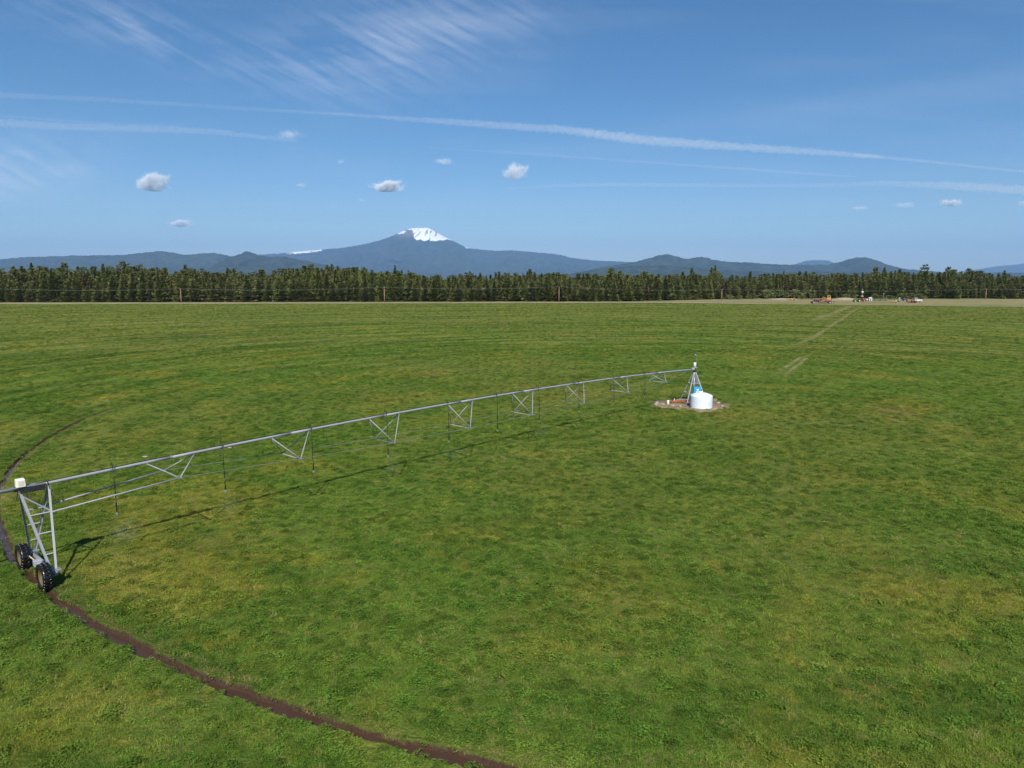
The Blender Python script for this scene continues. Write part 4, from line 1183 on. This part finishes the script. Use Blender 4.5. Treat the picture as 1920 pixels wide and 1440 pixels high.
# red implement loaded on the deck
t = vroot('loaded_implement', 1546, 568.6, 'orange-red implement loaded on the maroon flatbed', 'implement', 0.05)
t.location.z = 1.14
bx(t, 'frame', V_ORANGE, (0.2, 0, 0.25), (6.0, 1.4, 0.28), 0.04)
MB().tube([(-2.6, 0, 0.3), (-1.2, 0, 1.35), (0.6, 0, 0.5)], 0.14, 8).build('lift_arm', V_ORANGE, t)
bx(t, 'hopper', V_RED, (-2.0, 0, 0.75), (1.3, 1.5, 0.8), 0.05, 1.2)
bx(t, 'engine_housing', V_ORANGE, (1.1, 0, 0.75), (1.5, 1.3, 0.75), 0.12)
for y in (-0.8, 0.8): vwheel(t, -1.0, y, 0.38, 0.24, V_PALE)
for x in (-2.6, 2.4): bx(t, 'end_plate', V_MAROON, (x, 0, 0.35), (0.1, 1.6, 0.7), 0.02)
# yellow excavator behind the lorry
t = vroot('excavator', 1552, 566.0, 'yellow excavator with square cab standing behind the flatbed truck', 'excavator', 0.0)
for y in (-1.0, 1.0):
    MB().tube([(-1.6, y, 0.4), (-1.2, y, 0.45), (1.2, y, 0.45), (1.6, y, 0.4)], [0.3, 0.42, 0.42, 0.3], 10).build('crawler_track', DARKM, t)
bx(t, 'body', V_YELLOW, (0.3, 0, 1.5), (2.8, 2.2, 0.9), 0.15)
k = cabin(t, (0.2, -0.2, 2.85), (2.1, 1.7, 1.9), V_YELLOW, 0.95)
bx(t, 'counterweight', DARKM, (1.9, 0, 1.5), (0.7, 2.2, 0.9), 0.2)
MB().tube([(-0.9, 0.6, 1.7), (-2.6, 0.6, 3.1), (-3.4, 0.6, 1.8)], [0.22, 0.2, 0.14], 6).build('boom', V_YELLOW, t)
bx(t, 'bucket', DARKM, (-3.5, 0.6, 1.45), (0.6, 0.9, 0.6), 0.1)
# yellow implement far left
t = vroot('land_plane', 1485, 563.2, 'low yellow drawn implement at the left end of the yard', 'implement', 0.0)
bx(t, 'main_beam', V_YELLOW, (0.0, 0, 1.05), (4.4, 0.3, 0.3), 0.04)
bx(t, 'blade', V_YELLOW, (-0.3, 0, 0.55), (1.7, 2.4, 0.7), 0.1)
bx(t, 'platform', V_YELLOW, (1.1, 0, 1.3), (1.3, 1.2, 0.4), 0.06)
MB().tube([(-2.2, 0, 1.05), (-3.2, 0, 0.55)], 0.09, 8).build('hitch', DARKM, t)
for y in (-0.9, 0.9): vwheel(t, 1.7, y, 0.42, 0.26, V_PALE)
# green tractor with yellow wheels
t = vroot('green_tractor', 1606.5, 566.2, 'green tractor with yellow wheels beside the red baler', 'tractor', 0.0)
bx(t, 'bonnet', V_GREEN, (-1.1, 0, 1.45), (1.9, 0.85, 0.75), 0.12)
bx(t, 'chassis', DARKM, (0, 0, 0.85), (3.6, 0.5, 0.4))
for y in (-0.75, 0.75): bx(t, 'rear_mudguard', V_GREEN, (1.2, y, 1.75), (1.5, 0.4, 0.3), 0.12)
bx(t, 'seat', DARKM, (0.9, 0, 1.75), (0.5, 0.55, 0.55), 0.08)
for y in (-0.5, 0.5): MB().tube([(1.35, y, 1.6), (1.35, y, 2.45)], 0.05, 6).build('roll_bar', DARKM, t)
MB().tube([(-1.3, 0.2, 1.8), (-1.3, 0.2, 2.5)], 0.05, 6).build('exhaust', DARKM, t)
for y in (-0.95, 0.95):
    vwheel(t, 1.2, y, 0.78, 0.42, V_WHEELY); vwheel(t, -1.5, y, 0.62, 0.34, V_WHEELY)
# dark red baler
t = vroot('baler', 1619, 565.6, 'dark red baler between the green tractor and the white shed', 'baler', 0.0)
bx(t, 'chamber', V_RED, (0.1, 0, 1.35), (2.4, 1.9, 1.5), 0.25)
bx(t, 'rear_gate', paint('deep_red_paint', (0.20, 0.025, 0.03)), (-1.15, 0, 1.5), (0.7, 1.8, 1.8), 0.3)
bx(t, 'pickup', DARKM, (1.4, 0, 0.5), (0.6, 1.8, 0.4), 0.1)
MB().tube([(1.5, 0, 0.8), (2.6, 0, 0.6)], 0.08, 6).build('drawbar', V_RED, t)
for y in (-1.05, 1.05): vwheel(t, 0.1, y, 0.48, 0.3, V_PALE)
# mast with round white dish and cream canopy
t = vroot('lamp_mast', 1616, 564.0, 'tall mast with a round white head and a cream canopy behind the baler', 'mast', 0.0, None)
MB().tube([(0, 0, 0), (0, 0, 5.2)], [0.11, 0.09], 10).build('post', CREAM, t)
MB().lathe([(0.0, 0.25), (0.5, 0.2), (1.1, 0.0), (1.1, -0.08), (0.0, -0.05)], (0, 0, 2.85), n=16).build('canopy', CREAM, t)
MB().lathe([(0.0, -0.78), (0.4, -0.66), (0.66, -0.35), (0.76, 0.0), (0.66, 0.35), (0.4, 0.66), (0.0, 0.78)], (0, 0, 5.5), n=18).build('round_head', V_WHITE, t, True)
MB().tube([(0, 0, 6.2), (0, 0, 7.6)], 0.035, 6).build('aerial', GALV, t)
MB().box((0, 0, 7.4), (0.8, 0.1, 0.15)).build('aerial_bar', GALV, t)
# white shed / tank trailer
t = vroot('white_shed', 1631, 564.6, 'small white shed with a dark doorway right of the red baler', 'shed', 0.0, None)
bx(t, 'wall', V_WHITE, (0, 0, 0.95), (1.9, 1.8, 1.9), 0.02)
MB().add([(-1.05, -1.0, 1.9), (1.05, -1.0, 1.9), (1.05, 1.0, 1.9), (-1.05, 1.0, 1.9), (-1.05, 0, 2.35), (1.05, 0, 2.35)], [(0, 1, 5, 4), (3, 4, 5, 2), (0, 4, 3), (1, 2, 5), (0, 3, 2, 1)]).build('roof', V_WHITE, t)
bx(t, 'door', DARKM, (-0.1, -0.92, 0.8), (0.6, 0.05, 1.5), 0.01)
t = vroot('white_drum', 1625.3, 564.8, 'upright white drum left of the small white shed', 'drum', 0.0, None)
MB().lathe([(0.0, 0), (0.55, 0), (0.55, 1.3), (0.5, 1.4), (0.0, 1.45)], n=18).build('drum_body', V_WHITE, t, True)
MB().lathe([(0.565, 0.62), (0.575, 0.66), (0.565, 0.70)], n=18).build('hoop', GALV_D, t)
# long dark beam on the ground
t = vroot('wheel_line', 1650, 564.4, 'long dark pipe on small wheels lying low across the yard', 'pipe', 0.0, None)
MB().tube([(-3.9, 0, 0.42), (3.9, 0, 0.42)], 0.14, 8).build('pipe_body', DARKM, t)
for x in (-3.7, 0.0, 3.7): vwheel(t, x, 0.02, 0.42, 0.12, DARKM)
# white posts at the wood
for (px, py, h, lab) in ((1656, 561.5, 4.0, 'leaning white post with a pale board among the shrubs'), (1661.5, 562.5, 2.6, 'short white post right of the taller white post')):
    t = vroot('white_post', px, py, lab, 'post', 0.0, 'white posts at the wood')
    MB().tube([(0, 0, -0.1), (0.1, 0, h)], 0.09, 8).build('post_shaft', M_SNAG, t)
    MB().box((0.1, 0, h), (0.9 if h > 3 else 0.3, 0.1, 0.4 if h > 3 else 0.3)).build('board', M_STONE, t)
# orange loader
t = vroot('orange_loader', 1677.5, 568.0, 'small orange-yellow loader with pale wheels left of the blue box', 'loader', 0.0)
bx(t, 'body', V_YELLOW, (0.1, 0, 0.95), (2.3, 1.3, 0.8), 0.1)
cabin(t, (0.35, 0, 1.7), (1.2, 1.2, 1.1), V_YELLOW, 0.92)
MB().tube([(0.3, -0.75, 1.5), (-1.2, -0.75, 1.1), (-1.8, -0.75, 0.4)], 0.09, 6).build('lift_arm', V_YELLOW, t)
MB().tube([(0.3, 0.75, 1.5), (-1.2, 0.75, 1.1), (-1.8, 0.75, 0.4)], 0.09, 6).build('lift_arm', V_YELLOW, t)
bx(t, 'bucket', V_YELLOW, (-1.95, 0, 0.4), (0.6, 1.7, 0.5), 0.08)
for x in (-0.9, 0.9):
    for y in (-0.75, 0.75): vwheel(t, x, y, 0.42, 0.3, V_PALE)
# pale pump unit and dark drum behind it
t = vroot('pump_unit', 1685.5, 566.2, 'grey pump unit with a white top just right of the orange loader', 'pump', 0.0, None)
bx(t, 'skid', DARKM, (0, 0, 0.25), (1.6, 0.9, 0.3)); bx(t, 'engine', simple('grey_enamel', (0.20, 0.21, 0.26), 0.5), (0, 0, 1.2), (1.2, 0.9, 1.5), 0.1)
MB().lathe([(0.0, 0), (0.35, 0), (0.4, 0.4), (0.2, 0.6), (0.0, 0.65)], (0.3, 0, 1.95), n=12).build('white_tank', V_WHITE, t, True)
t = vroot('blue_box', 1695, 564.6, 'dark blue box body on low wheels between pump and red implement', 'trailer', 0.0)
bx(t, 'box_body', V_NAVY, (0, 0, 1.1), (1.9, 1.6, 1.1), 0.06); bx(t, 'lid', simple('slate_paint', (0.10, 0.14, 0.22), 0.4), (0, 0, 1.72), (2.0, 1.7, 0.12), 0.03)
for y in (-0.8, 0.8): vwheel(t, 0.1, y, 0.38, 0.25, V_PALE)
# upright red implement
t = vroot('red_seeder', 1702, 568.2, 'upright orange-red implement left of the red and white tractor', 'implement', 0.0)
bx(t, 'hopper', V_ORANGE, (0, 0, 1.5), (1.3, 1.5, 1.2), 0.1, 1.15); bx(t, 'frame', V_RED, (0.1, 0, 0.7), (2.0, 1.2, 0.25), 0.03)
for x in (-0.6, 0.0, 0.6): bx(t, 'tine', V_RED, (x, -0.5, 0.35), (0.12, 0.2, 0.7), 0.02)
for y in (-0.7, 0.7): vwheel(t, 0.7, y, 0.40, 0.2, V_RED)
# red tractor, white cab
t = vroot('red_tractor', 1714, 568.2, 'red tractor with white cab roof in front of the white pickup', 'tractor', 0.0)
bx(t, 'bonnet', V_RED, (-0.95, 0, 1.25), (1.6, 0.8, 0.65), 0.1); bx(t, 'chassis', DARKM, (0, 0, 0.8), (3.0, 0.5, 0.4))
cabin(t, (0.6, 0, 2.05), (1.3, 1.2, 1.5), V_WHITE, 0.9)
bx(t, 'cab_roof', V_WHITE, (0.5, 0, 2.85), (1.8, 1.5, 0.16), 0.06)
for y in (-0.8, 0.8):
    vwheel(t, 0.7, y, 0.72, 0.38, V_RED); vwheel(t, -1.2, y, 0.5, 0.28, V_RED)
# white pickup
t = vroot('white_pickup', 1721, 566.6, 'white pickup truck behind the red tractor at the right end of the yard', 'truck', 0.0)
bx(t, 'lower_body', V_WHITE, (0, 0, 0.85), (4.6, 1.8, 0.65), 0.12)
cabin(t, (-0.3, 0, 1.5), (1.9, 1.65, 0.8), V_WHITE, 0.84)
for y in (-0.86, 0.86): bx(t, 'bed_side', V_WHITE, (1.5, y, 1.3), (1.6, 0.08, 0.35), 0.02)
bx(t, 'tailgate', V_WHITE, (2.28, 0, 1.25), (0.08, 1.7, 0.4), 0.02)
for x in (-1.45, 1.45):
    for y in (-0.82, 0.82): vwheel(t, x, y, 0.40, 0.26, V_PALE)
for y in (-0.6, 0.6): bx(t, 'headlight', V_PALE, (-2.3, y, 0.95), (0.06, 0.3, 0.16), 0.01)
# ------------------------------------------------------------------ grass, clover and dry straw standing in the pasture
def blades_mesh(name, seed, n, rad_, h0, h1, w0, w1, lean, mat):
    r = np.random.default_rng(seed)
    a = r.random(n) * 6.283; q = rad_ * np.sqrt(r.random(n))
    bx_, by_ = q * np.cos(a), q * np.sin(a)
    az = r.random(n) * 6.283; h = h0 + (h1 - h0) * r.random(n) ** 1.4; w = w0 + (w1 - w0) * r.random(n)
    ln = lean * (0.3 + r.random(n)) * h
    dx, dy = np.cos(az), np.sin(az)
    sx, sy = -dy, dx
    o = np.zeros(n)
    P = lambda t, side, z: np.stack([bx_ + dx * ln * t + sx * w * side, by_ + dy * ln * t + sy * w * side, z], -1)
    V = np.stack([P(0, -.5, o - 0.02), P(0, .5, o - 0.02), P(.45, .42, h * .68), P(.45, -.42, h * .68), P(1.25, 0, h)], 1).reshape(-1, 3)
    b = np.arange(n)[:, None] * 5
    F = np.concatenate([b + np.array([0, 1, 2]), b + np.array([0, 2, 3]), b + np.array([3, 2, 4])])
    return unlinked(name, np_mesh(name, V, F, mat))
def leafy_mesh(name, seed, n, rad_, h, leaf, mat):
    r = np.random.default_rng(seed)
    a = r.random(n) * 6.283; q = rad_ * np.sqrt(r.random(n)); bump_ = 1 + 0.3 * np.sin(a * 3 + seed)
    c = np.stack([q * np.cos(a) * bump_, q * np.sin(a) * bump_, h * (0.35 + 0.65 * r.random(n)) * np.clip(1.1 - (q / rad_) ** 2, 0.12, 1)], -1)
    d = r.normal(size=(n, 3)); d[:, 2] = d[:, 2] * 0.35 + 0.15; d /= np.linalg.norm(d, axis=1)[:, None]
    e = np.cross(d, r.normal(size=(n, 3)) * [1, 1, .4] + [0, 0, 1.4]); e /= np.linalg.norm(e, axis=1)[:, None]
    s = (leaf * (0.7 + 0.6 * r.random(n)))[:, None]
    V = np.stack([c - d * s, c + e * s * .62, c + d * s, c - e * s * .62], 1).reshape(-1, 3)
    b = np.arange(n)[:, None] * 4
    return unlinked(name, np_mesh(name, V, np.concatenate([b + np.array([0, 1, 2]), b + np.array([0, 2, 3])]), mat))
KINDS = [blades_mesh('tuft_a', 1, 80, 0.26, 0.03, 0.11, 0.010, 0.018, 1.1, M_BLADE), blades_mesh('tuft_b', 2, 70, 0.24, 0.04, 0.14, 0.010, 0.019, 0.9, M_BLADE), blades_mesh('tuft_c', 3, 90, 0.30, 0.02, 0.08, 0.010, 0.018, 1.4, M_BLADE),
         leafy_mesh('tuft_d', 4, 130, 0.20, 0.14, 0.024, M_LEAFY), leafy_mesh('tuft_e', 5, 150, 0.24, 0.11, 0.022, M_LEAFY), leafy_mesh('tuft_f', 6, 110, 0.17, 0.18, 0.024, M_LEAFY),
         blades_mesh('tuft_g', 7, 45, 0.20, 0.03, 0.11, 0.006, 0.012, 1.4, M_DRY)]
r = np.random.default_rng(99)
def band(r0, r1, dens):
    half = rad(43)
    n = int(dens * half * (r1 * r1 - r0 * r0))
    q = np.sqrt(r.random(n) * (r1 * r1 - r0 * r0) + r0 * r0); a = (r.random(n) * 2 - 1) * half
    return np.stack([q * np.sin(a), q * np.cos(a)], -1)
G = np.concatenate([band(11, 30, 30), band(30, 45, 25), band(45, 65, 17), band(65, 95, 10), band(95, 140, 5.5), band(140, 210, 1.9), band(210, 330, 0.9), band(330, 400, 0.6), band(400, 500, 0.35)])
x, y = G[:, 0], G[:, 1]
dist = np.hypot(x, y)
rp = np.hypot(x - PIV.x, y - PIV.y); tp = np.arctan2(y - PIV.y, x - PIV.x)
sd_ = rut_strength(np.degrees(tp))
jag = 0.22 * (fbm(x * 3, y * 3, 12, 3) - 0.5)
keep = ~((np.abs(rp - RUT_R - rut_wobble(tp)) < rut_width(tp) * 0.98 + 0.05 + jag * 0.6) & (sd_ > 0.3))
td_ = np.degrees(tp)
keep &= ~((np.abs(rp - RUT_R - rut_wobble(tp)) < 0.28 + jag) & ((td_ > 158) | (td_ < -160)) & (fbm(td_ * 0.3, td_ * 0, 71, 3) > 0.42))
inp = in_pad(x, y)
keep &= ~(inp & (r.random(len(x)) > 0.28))
keep &= y < edge_y(x) + 1.5
TR = np.array(TRACKS)
near_t = np.zeros(len(x), bool)
for k in range(len(TR)):
    near_t |= ((x - TR[k, 0]) ** 2 + (y - TR[k, 1]) ** 2) < (TR[k, 2] + 0.25) ** 2
keep &= ~(near_t & (r.random(len(x)) < 0.85))
# thin places: fewer tufts
thin = fbm(x * 0.55, y * 0.55, 40, 4)
keep &= ~((thin > 0.60) & (r.random(len(x)) < 0.35))
G, x, y, dist, thin, rp, tp, sd_ = G[keep], x[keep], y[keep], dist[keep], thin[keep], rp[keep], tp[keep], sd_[keep]
cl = fbm(x * 2.5, y * 2.5, 50, 3); cl2 = fbm(x * 0.16, y * 0.16, 51, 3)
rim_edge = (np.abs(rp - RUT_R) < 1.1) & (sd_ > 0.5)
pl = sstep(0.54, 0.66, cl + 0.5 * (cl2 - 0.5)) * 0.80 + 0.16 + 0.35 * rim_edge
u1 = r.random(len(x))
idx = np.where(u1 < pl, 3 + r.integers(0, 3, len(x)), r.integers(0, 3, len(x)))
idx = np.where((r.random(len(x)) < 0.05 + 0.12 * sstep(0.5, 0.65, thin) + 0.45 * (rim_edge & (rp < RUT_R - 0.2) & (rp > RUT_R - 0.65))), 6, idx)
sc = (0.6 + 0.7 * r.random(len(x))) * np.interp(dist, [0, 40, 100, 200, 330], [0.95, 1.0, 1.25, 1.7, 2.2]) * (0.85 + 0.35 * sstep(0.5, 0.65, cl))
hz_ = sc * np.interp(dist, [0, 100, 330], [0.78, 0.62, 0.45]) * (0.75 + 0.6 * cl2) * np.where((idx >= 3) & (idx < 6), 1.15, 0.88)
pts = np.stack([x, y, ground_height(x, y) + np.where(inp[keep], 0.04, 0)], -1)
rots = np.stack([r.normal(0, .08, len(x)), r.normal(0, .08, len(x)), r.random(len(x)) * 6.283], -1)
scatter('grass', pts, rots, np.stack([sc, sc, hz_], -1), idx, KINDS, 'green pasture grass with clover clumps and straw')
# ------------------------------------------------------------------ clouds, contrails and cirrus, high above
def vol_mat(name, dens, col=(1, 1, 1), aniso=-0.4):
    m = bpy.data.materials.new(name)
    nt, N, L, out = nodes_of(m)
    v = N.new('ShaderNodeVolumePrincipled')
    v.inputs['Color'].default_value = (*col, 1); v.inputs['Density'].default_value = dens; v.inputs['Anisotropy'].default_value = aniso
    L.new(v.outputs[0], out.inputs['Volume'])
    return m
def cloud_mat(k, dens, hm):
    m = bpy.data.materials.new('cumulus_vapour')
    nt, N, L, out = nodes_of(m)
    v = N.new('ShaderNodeVolumePrincipled')
    v.inputs['Color'].default_value = (1, 1, 1, 1); v.inputs['Anisotropy'].default_value = -0.5
    tc = N.new('ShaderNodeTexCoord')
    mp = N.new('ShaderNodeMapping'); mp.inputs['Location'].default_value = (k * 31.7, k * 17.3, k * 9.1)
    L.new(tc.outputs['Object'], mp.inputs['Vector'])
    n1 = noise(nt, 2.6 / hm, 5, 0.62, mp.outputs[0])
    ln = N.new('ShaderNodeVectorMath'); ln.operation = 'LENGTH'
    cc = N.new('ShaderNodeVectorMath'); cc.operation = 'MULTIPLY_ADD'
    L.new(tc.outputs['Generated'], cc.inputs[0]); cc.inputs[1].default_value = (2, 2, 1.35); cc.inputs[2].default_value = (-1, -1, -0.38)
    L.new(cc.outputs[0], ln.inputs[0])
    shape = math_n(nt, 'SUBTRACT', math_n(nt, 'ADD', math_n(nt, 'MULTIPLY', n1, 1.9), -0.35), ln.outputs['Value'])
    L.new(math_n(nt, 'MULTIPLY', ramp(nt, shape, (0.0, 0.60)), dens), v.inputs['Density'])
    L.new(v.outputs[0], out.inputs['Volume'])
    try: m.cycles.volume_step_rate = 0.35
    except Exception: pass
    return m
C_DENSE, C_SOFT, C_FAINT = 0.050, 0.028, 0.0035
CLOUDS = [(284, 338, 64, 34, C_DENSE, 'largest round white cloud left of the mountain'), (727, 347, 62, 21, C_DENSE, 'bright flat-based white cloud above the snow cap'), (965, 318, 46, 32, C_SOFT, 'ragged white cloud right of the snow cap'), (339, 417, 48, 14, C_SOFT, 'small lens-shaped cloud below the largest cloud'),
          (833, 301, 44, 12, C_FAINT, 'faint flat cloud left of the ragged white cloud'), (1782, 379, 42, 13, C_SOFT, 'small white cloud low at the right'), (1697, 383, 46, 11, C_FAINT, 'faint pair of puffs left of the small right cloud'), (1917, 379, 18, 16, C_SOFT, 'cloud cut by the right edge of the sky'),
          (640, 302, 16, 10, C_FAINT, 'tiny faint puff above the bright flat-based cloud'), (545, 250, 58, 16, C_FAINT, 'faint puff at the end of the left contrail'), (565, 346, 24, 8, C_FAINT, 'tiny faint puff left of the bright flat-based cloud'), (678, 374, 16, 8, C_FAINT, 'tiny faint puff below the bright flat-based cloud'), (1612, 389, 40, 7, C_FAINT, 'very thin faint cloud low over the round knoll')]
CL_Z = 2350.0
for i, (px, py, w, h, mat, lab) in enumerate(CLOUDS):
    d = ray(px, py); t = (CL_Z - CAM_H) / d.z
    c = Vector((d.x * t, d.y * t, CL_Z)); k = t / FPX              # metres per photo pixel there
    g = random.Random(300 + i)
    Wm, Hm = w * k * 1.5, h * k * 1.6
    bm = bmesh.new()
    bmesh.ops.create_icosphere(bm, subdivisions=4, radius=1.0)
    for q in bm.verts:
        lump = 1 + 0.25 * (float(fbm(q.co.x * 2 + i * 5, q.co.y * 2 + q.co.z * 3, 400 + i, 3)) - 0.5)
        q.co = Vector((q.co.x * Wm / 2, q.co.y * Wm * 0.36, (q.co.z if q.co.z > 0 else q.co.z * 0.7) * Hm / 2)) * lump
    me = bpy.data.meshes.new('cloud'); bm.to_mesh(me); bm.free(); me.materials.append(cloud_mat(i + 1, mat * 250.0 / max(Hm, 120.0), Hm))
    o = link('cloud', me, None, c)
    tag(o, lab, 'cloud', 'small cumulus clouds')
# contrails: ragged tubes of thin ice haze
TR_Z = 9000.0
def contrail(pix, name, label, dens, seed, strands=3):
    mat = vol_mat(name, dens * 2.0, (1, 1, 1), -0.4)
    P = []
    pr = np.array(pix, float)
    n = 420
    s = np.linspace(0, 1, n)
    # smooth resample
    tpar = np.linspace(0, 1, len(pr))
    xs, ys, ws = [np.interp(s, tpar, pr[:, q]) for q in range(3)]
    ker = np.hanning(41); ker /= ker.sum()
    sm = lambda v: np.convolve(np.pad(v, 20, 'reflect', reflect_type='odd'), ker, 'valid')
    xs, ys, ws = sm(xs), sm(ys), sm(ws)
    mb = MB()
    pts, rads = [], []
    for k in range(n):
        d = ray(float(xs[k]), float(ys[k])); t = (TR_Z - CAM_H) / d.z
        pts.append(Vector((d.x * t, d.y * t, TR_Z))); rads.append(max(0.8, ws[k]) * t / FPX / 2)
    m_ = 14
    vs, fs = [], []
    for k, q in enumerate(pts):
        d = (pts[min(k + 1, n - 1)] - pts[max(k - 1, 0)])
        _, u_, w_ = basis(d)
        tp_ = min(1.0, k / 6, (n - 1 - k) / 6)
        for a in range(m_):
            an = 2 * math.pi * a / m_
            rr_ = rads[k] * (0.25 + 1.5 * float(fbm(k * 0.75 + seed * 10, a * 1.3, seed, 4))) * (0.15 + 0.85 * tp_)
            vs.append(q + (u_ * math.cos(an) + w_ * math.sin(an)) * rr_)
    for k in range(n - 1):
        for a in range(m_):
            b_ = (a + 1) % m_
            fs.append((k * m_ + a, k * m_ + b_, (k + 1) * m_ + b_, (k + 1) * m_ + a))
    fs.append(tuple(range(m_ - 1, -1, -1))); fs.append(tuple((n - 1) * m_ + a for a in range(m_)))
    o = mb.add(vs, fs).build('contrail', mat, None, True)
    tag(o, label, 'contrail', 'contrails')
contrail([(-250, 168, 10), (0, 178, 11), (200, 187, 9), (400, 200, 8), (520, 207, 8), (640, 214, 6), (760, 222, 3)], 'trail_haze_a', 'faint left half of the longest contrail', 1.7e-4, 1)
contrail([(500, 205, 1.5), (640, 214, 5), (760, 223, 9), (850, 229, 12), (960, 237, 14), (1060, 243, 15), (1180, 260, 17), (1300, 270, 16), (1450, 280, 14), (1560, 287, 11), (1660, 296, 8)], 'trail_haze_b', 'bright right half of the longest contrail', 2.9e-4, 2)
contrail([(1600, 290, 6), (1700, 299, 6), (1800, 309, 5), (1900, 320, 5), (2050, 334, 6)], 'trail_haze_c', 'thin right tail of the longest contrail', 2.8e-4, 3)
contrail([(-250, 214, 14), (0, 230, 16), (120, 237, 14), (260, 241, 12), (400, 247, 10), (480, 256, 9), (560, 264, 9)], 'trail_haze_d', 'broad contrail at the left ending below the longest one', 2.0e-4, 4)
contrail([(-200, 206, 6), (0, 217, 6), (150, 228, 5), (300, 236, 5), (440, 246, 5)], 'trail_haze_e', 'thin upper strand of the left contrail', 1.8e-4, 5)
contrail([(940, 354, 4), (1050, 348, 6), (1150, 346, 8), (1400, 348, 7), (1550, 348, 8), (1650, 344, 10), (1780, 348, 15), (1920, 357, 17), (2150, 370, 18)], 'trail_haze_f', 'lowest contrail, broadening to the right', 1.6e-4, 6)
contrail([(790, 276, 3), (960, 286, 5), (1100, 296, 5), (1250, 307, 5), (1400, 317, 6), (1550, 328, 5), (1610, 332, 3)], 'trail_haze_g', 'thin faint contrail between the two long ones', 1.8e-4, 7)
# cirrus: a thin uneven ice-crystal sheet
m = bpy.data.materials.new('cirrus_ice')
nt, N, L, out = nodes_of(m)
a = N.new('ShaderNodeAttribute'); a.attribute_name = 'veil'
dfu = N.new('ShaderNodeBsdfDiffuse'); dfu.inputs['Color'].default_value = (0.8, 0.8, 0.8, 1)
trl = N.new('ShaderNodeBsdfTranslucent'); trl.inputs['Color'].default_value = (0.95, 0.95, 0.95, 1)
ad = N.new('ShaderNodeMixShader'); ad.inputs[0].default_value = 0.75
L.new(dfu.outputs[0], ad.inputs[1]); L.new(trl.outputs[0], ad.inputs[2])
tb = N.new('ShaderNodeBsdfTransparent'); mx = N.new('ShaderNodeMixShader')
L.new(a.outputs['Fac'], mx.inputs[0]); L.new(tb.outputs[0], mx.inputs[1]); L.new(ad.outputs[0], mx.inputs[2])
L.new(mx.outputs[0], out.inputs['Surface'])
nx_, ny_ = 1000, 360
gx, gy = np.meshgrid(np.linspace(-250, 2170, nx_), np.linspace(-260, 400, ny_))
def blob(cx, cy, rx, ry, ang=0.0):
    ca, sa = math.cos(rad(ang)), math.sin(rad(ang))
    u_, v_ = (gx - cx) * ca + (gy - cy) * sa, -(gx - cx) * sa + (gy - cy) * ca
    return np.exp(-(u_ / rx) ** 2 - (v_ / ry) ** 2)
ca, sa = math.cos(rad(28)), math.sin(rad(28))
u_, v_ = gx * ca + gy * sa, -gx * sa + gy * ca
wisp = fbm(u_ / 190, v_ / 34, 3, 5); wisp2 = fbm(u_ / 95 + 9, v_ / 9, 7, 5); soft = fbm(gx / 160, gy / 90, 12, 4)
cross = fbm(gx / 120 - gy / 60, gy / 26 + gx / 200, 19, 4)
tex = np.clip(0.35 * wisp + 0.70 * wisp2 + 0.45 * cross - 0.57, 0, 1) * 3.2
veil = 0.19 * blob(690, 90, 150, 85, -8) * tex + 0.13 * blob(900, 30, 190, 80, -22) * (0.5 + tex) + 0.12 * blob(560, 130, 120, 45, 20) * tex
veil += 0.11 * blob(190, 30, 190, 45, 12) * tex * 1.3 + 0.10 * blob(330, 90, 150, 40, 20) * tex
veil += 0.34 * blob(60, 310, 110, 50, -12) * (0.3 + tex) * soft * 1.6 + 0.12 * blob(-50, 340, 160, 40) * soft
veil += 0.06 * blob(1500, 205, 420, 22, -9) * (0.5 + soft) + 0.05 * blob(1860, 170, 300, 26, -8) * (0.5 + soft)
veil += 0.035 * sstep(0.45, 0.75, fbm(gx / 300, gy / 40, 31, 4)) + 0.05 * blob(900, 430, 1500, 60)
edge = sstep(-260, -150, gy) * (1 - sstep(385, 400, gy)) * sstep(-250, -120, gx) * (1 - sstep(2040, 2170, gx))
veil = np.clip(veil * edge * 0.66, 0, 0.6)
yy_ = -(gy - 720) / FPX; dx_, dy_, dz_ = (gx - 960) / FPX, CP + yy_ * SP, -SP + yy_ * CP
tt_ = (10500 - CAM_H) / dz_
V = np.stack([dx_ * tt_, dy_ * tt_, np.full_like(tt_, 10500)], -1).reshape(-1, 3)
ii, jj = np.meshgrid(np.arange(ny_ - 1), np.arange(nx_ - 1), indexing='ij')
F = np.stack([ii * nx_ + jj, ii * nx_ + jj + 1, (ii + 1) * nx_ + jj + 1, (ii + 1) * nx_ + jj], -1).reshape(-1, 4)
me = np_mesh('cirrus', V, F, m, True); attr(me, 'veil', veil.ravel())
tag(link('cirrus', me), 'thin wispy cirrus veil across the upper sky', kind='stuff')
# ------------------------------------------------------------------ air: one closed box of even pale haze
m = bpy.data.materials.new('blue_haze')
nt, N, L, out = nodes_of(m)
v = N.new('ShaderNodeVolumePrincipled')
v.inputs['Color'].default_value = (0.33, 0.58, 0.98, 1)
v.inputs['Density'].default_value = 3.3e-5
v.inputs['Anisotropy'].default_value = 0.0
L.new(v.outputs[0], out.inputs['Volume'])
tag(MB().box((0, 1500, 955), (76000, 76000, 1950)).build('haze', m), 'thin blue air haze', kind='stuff')
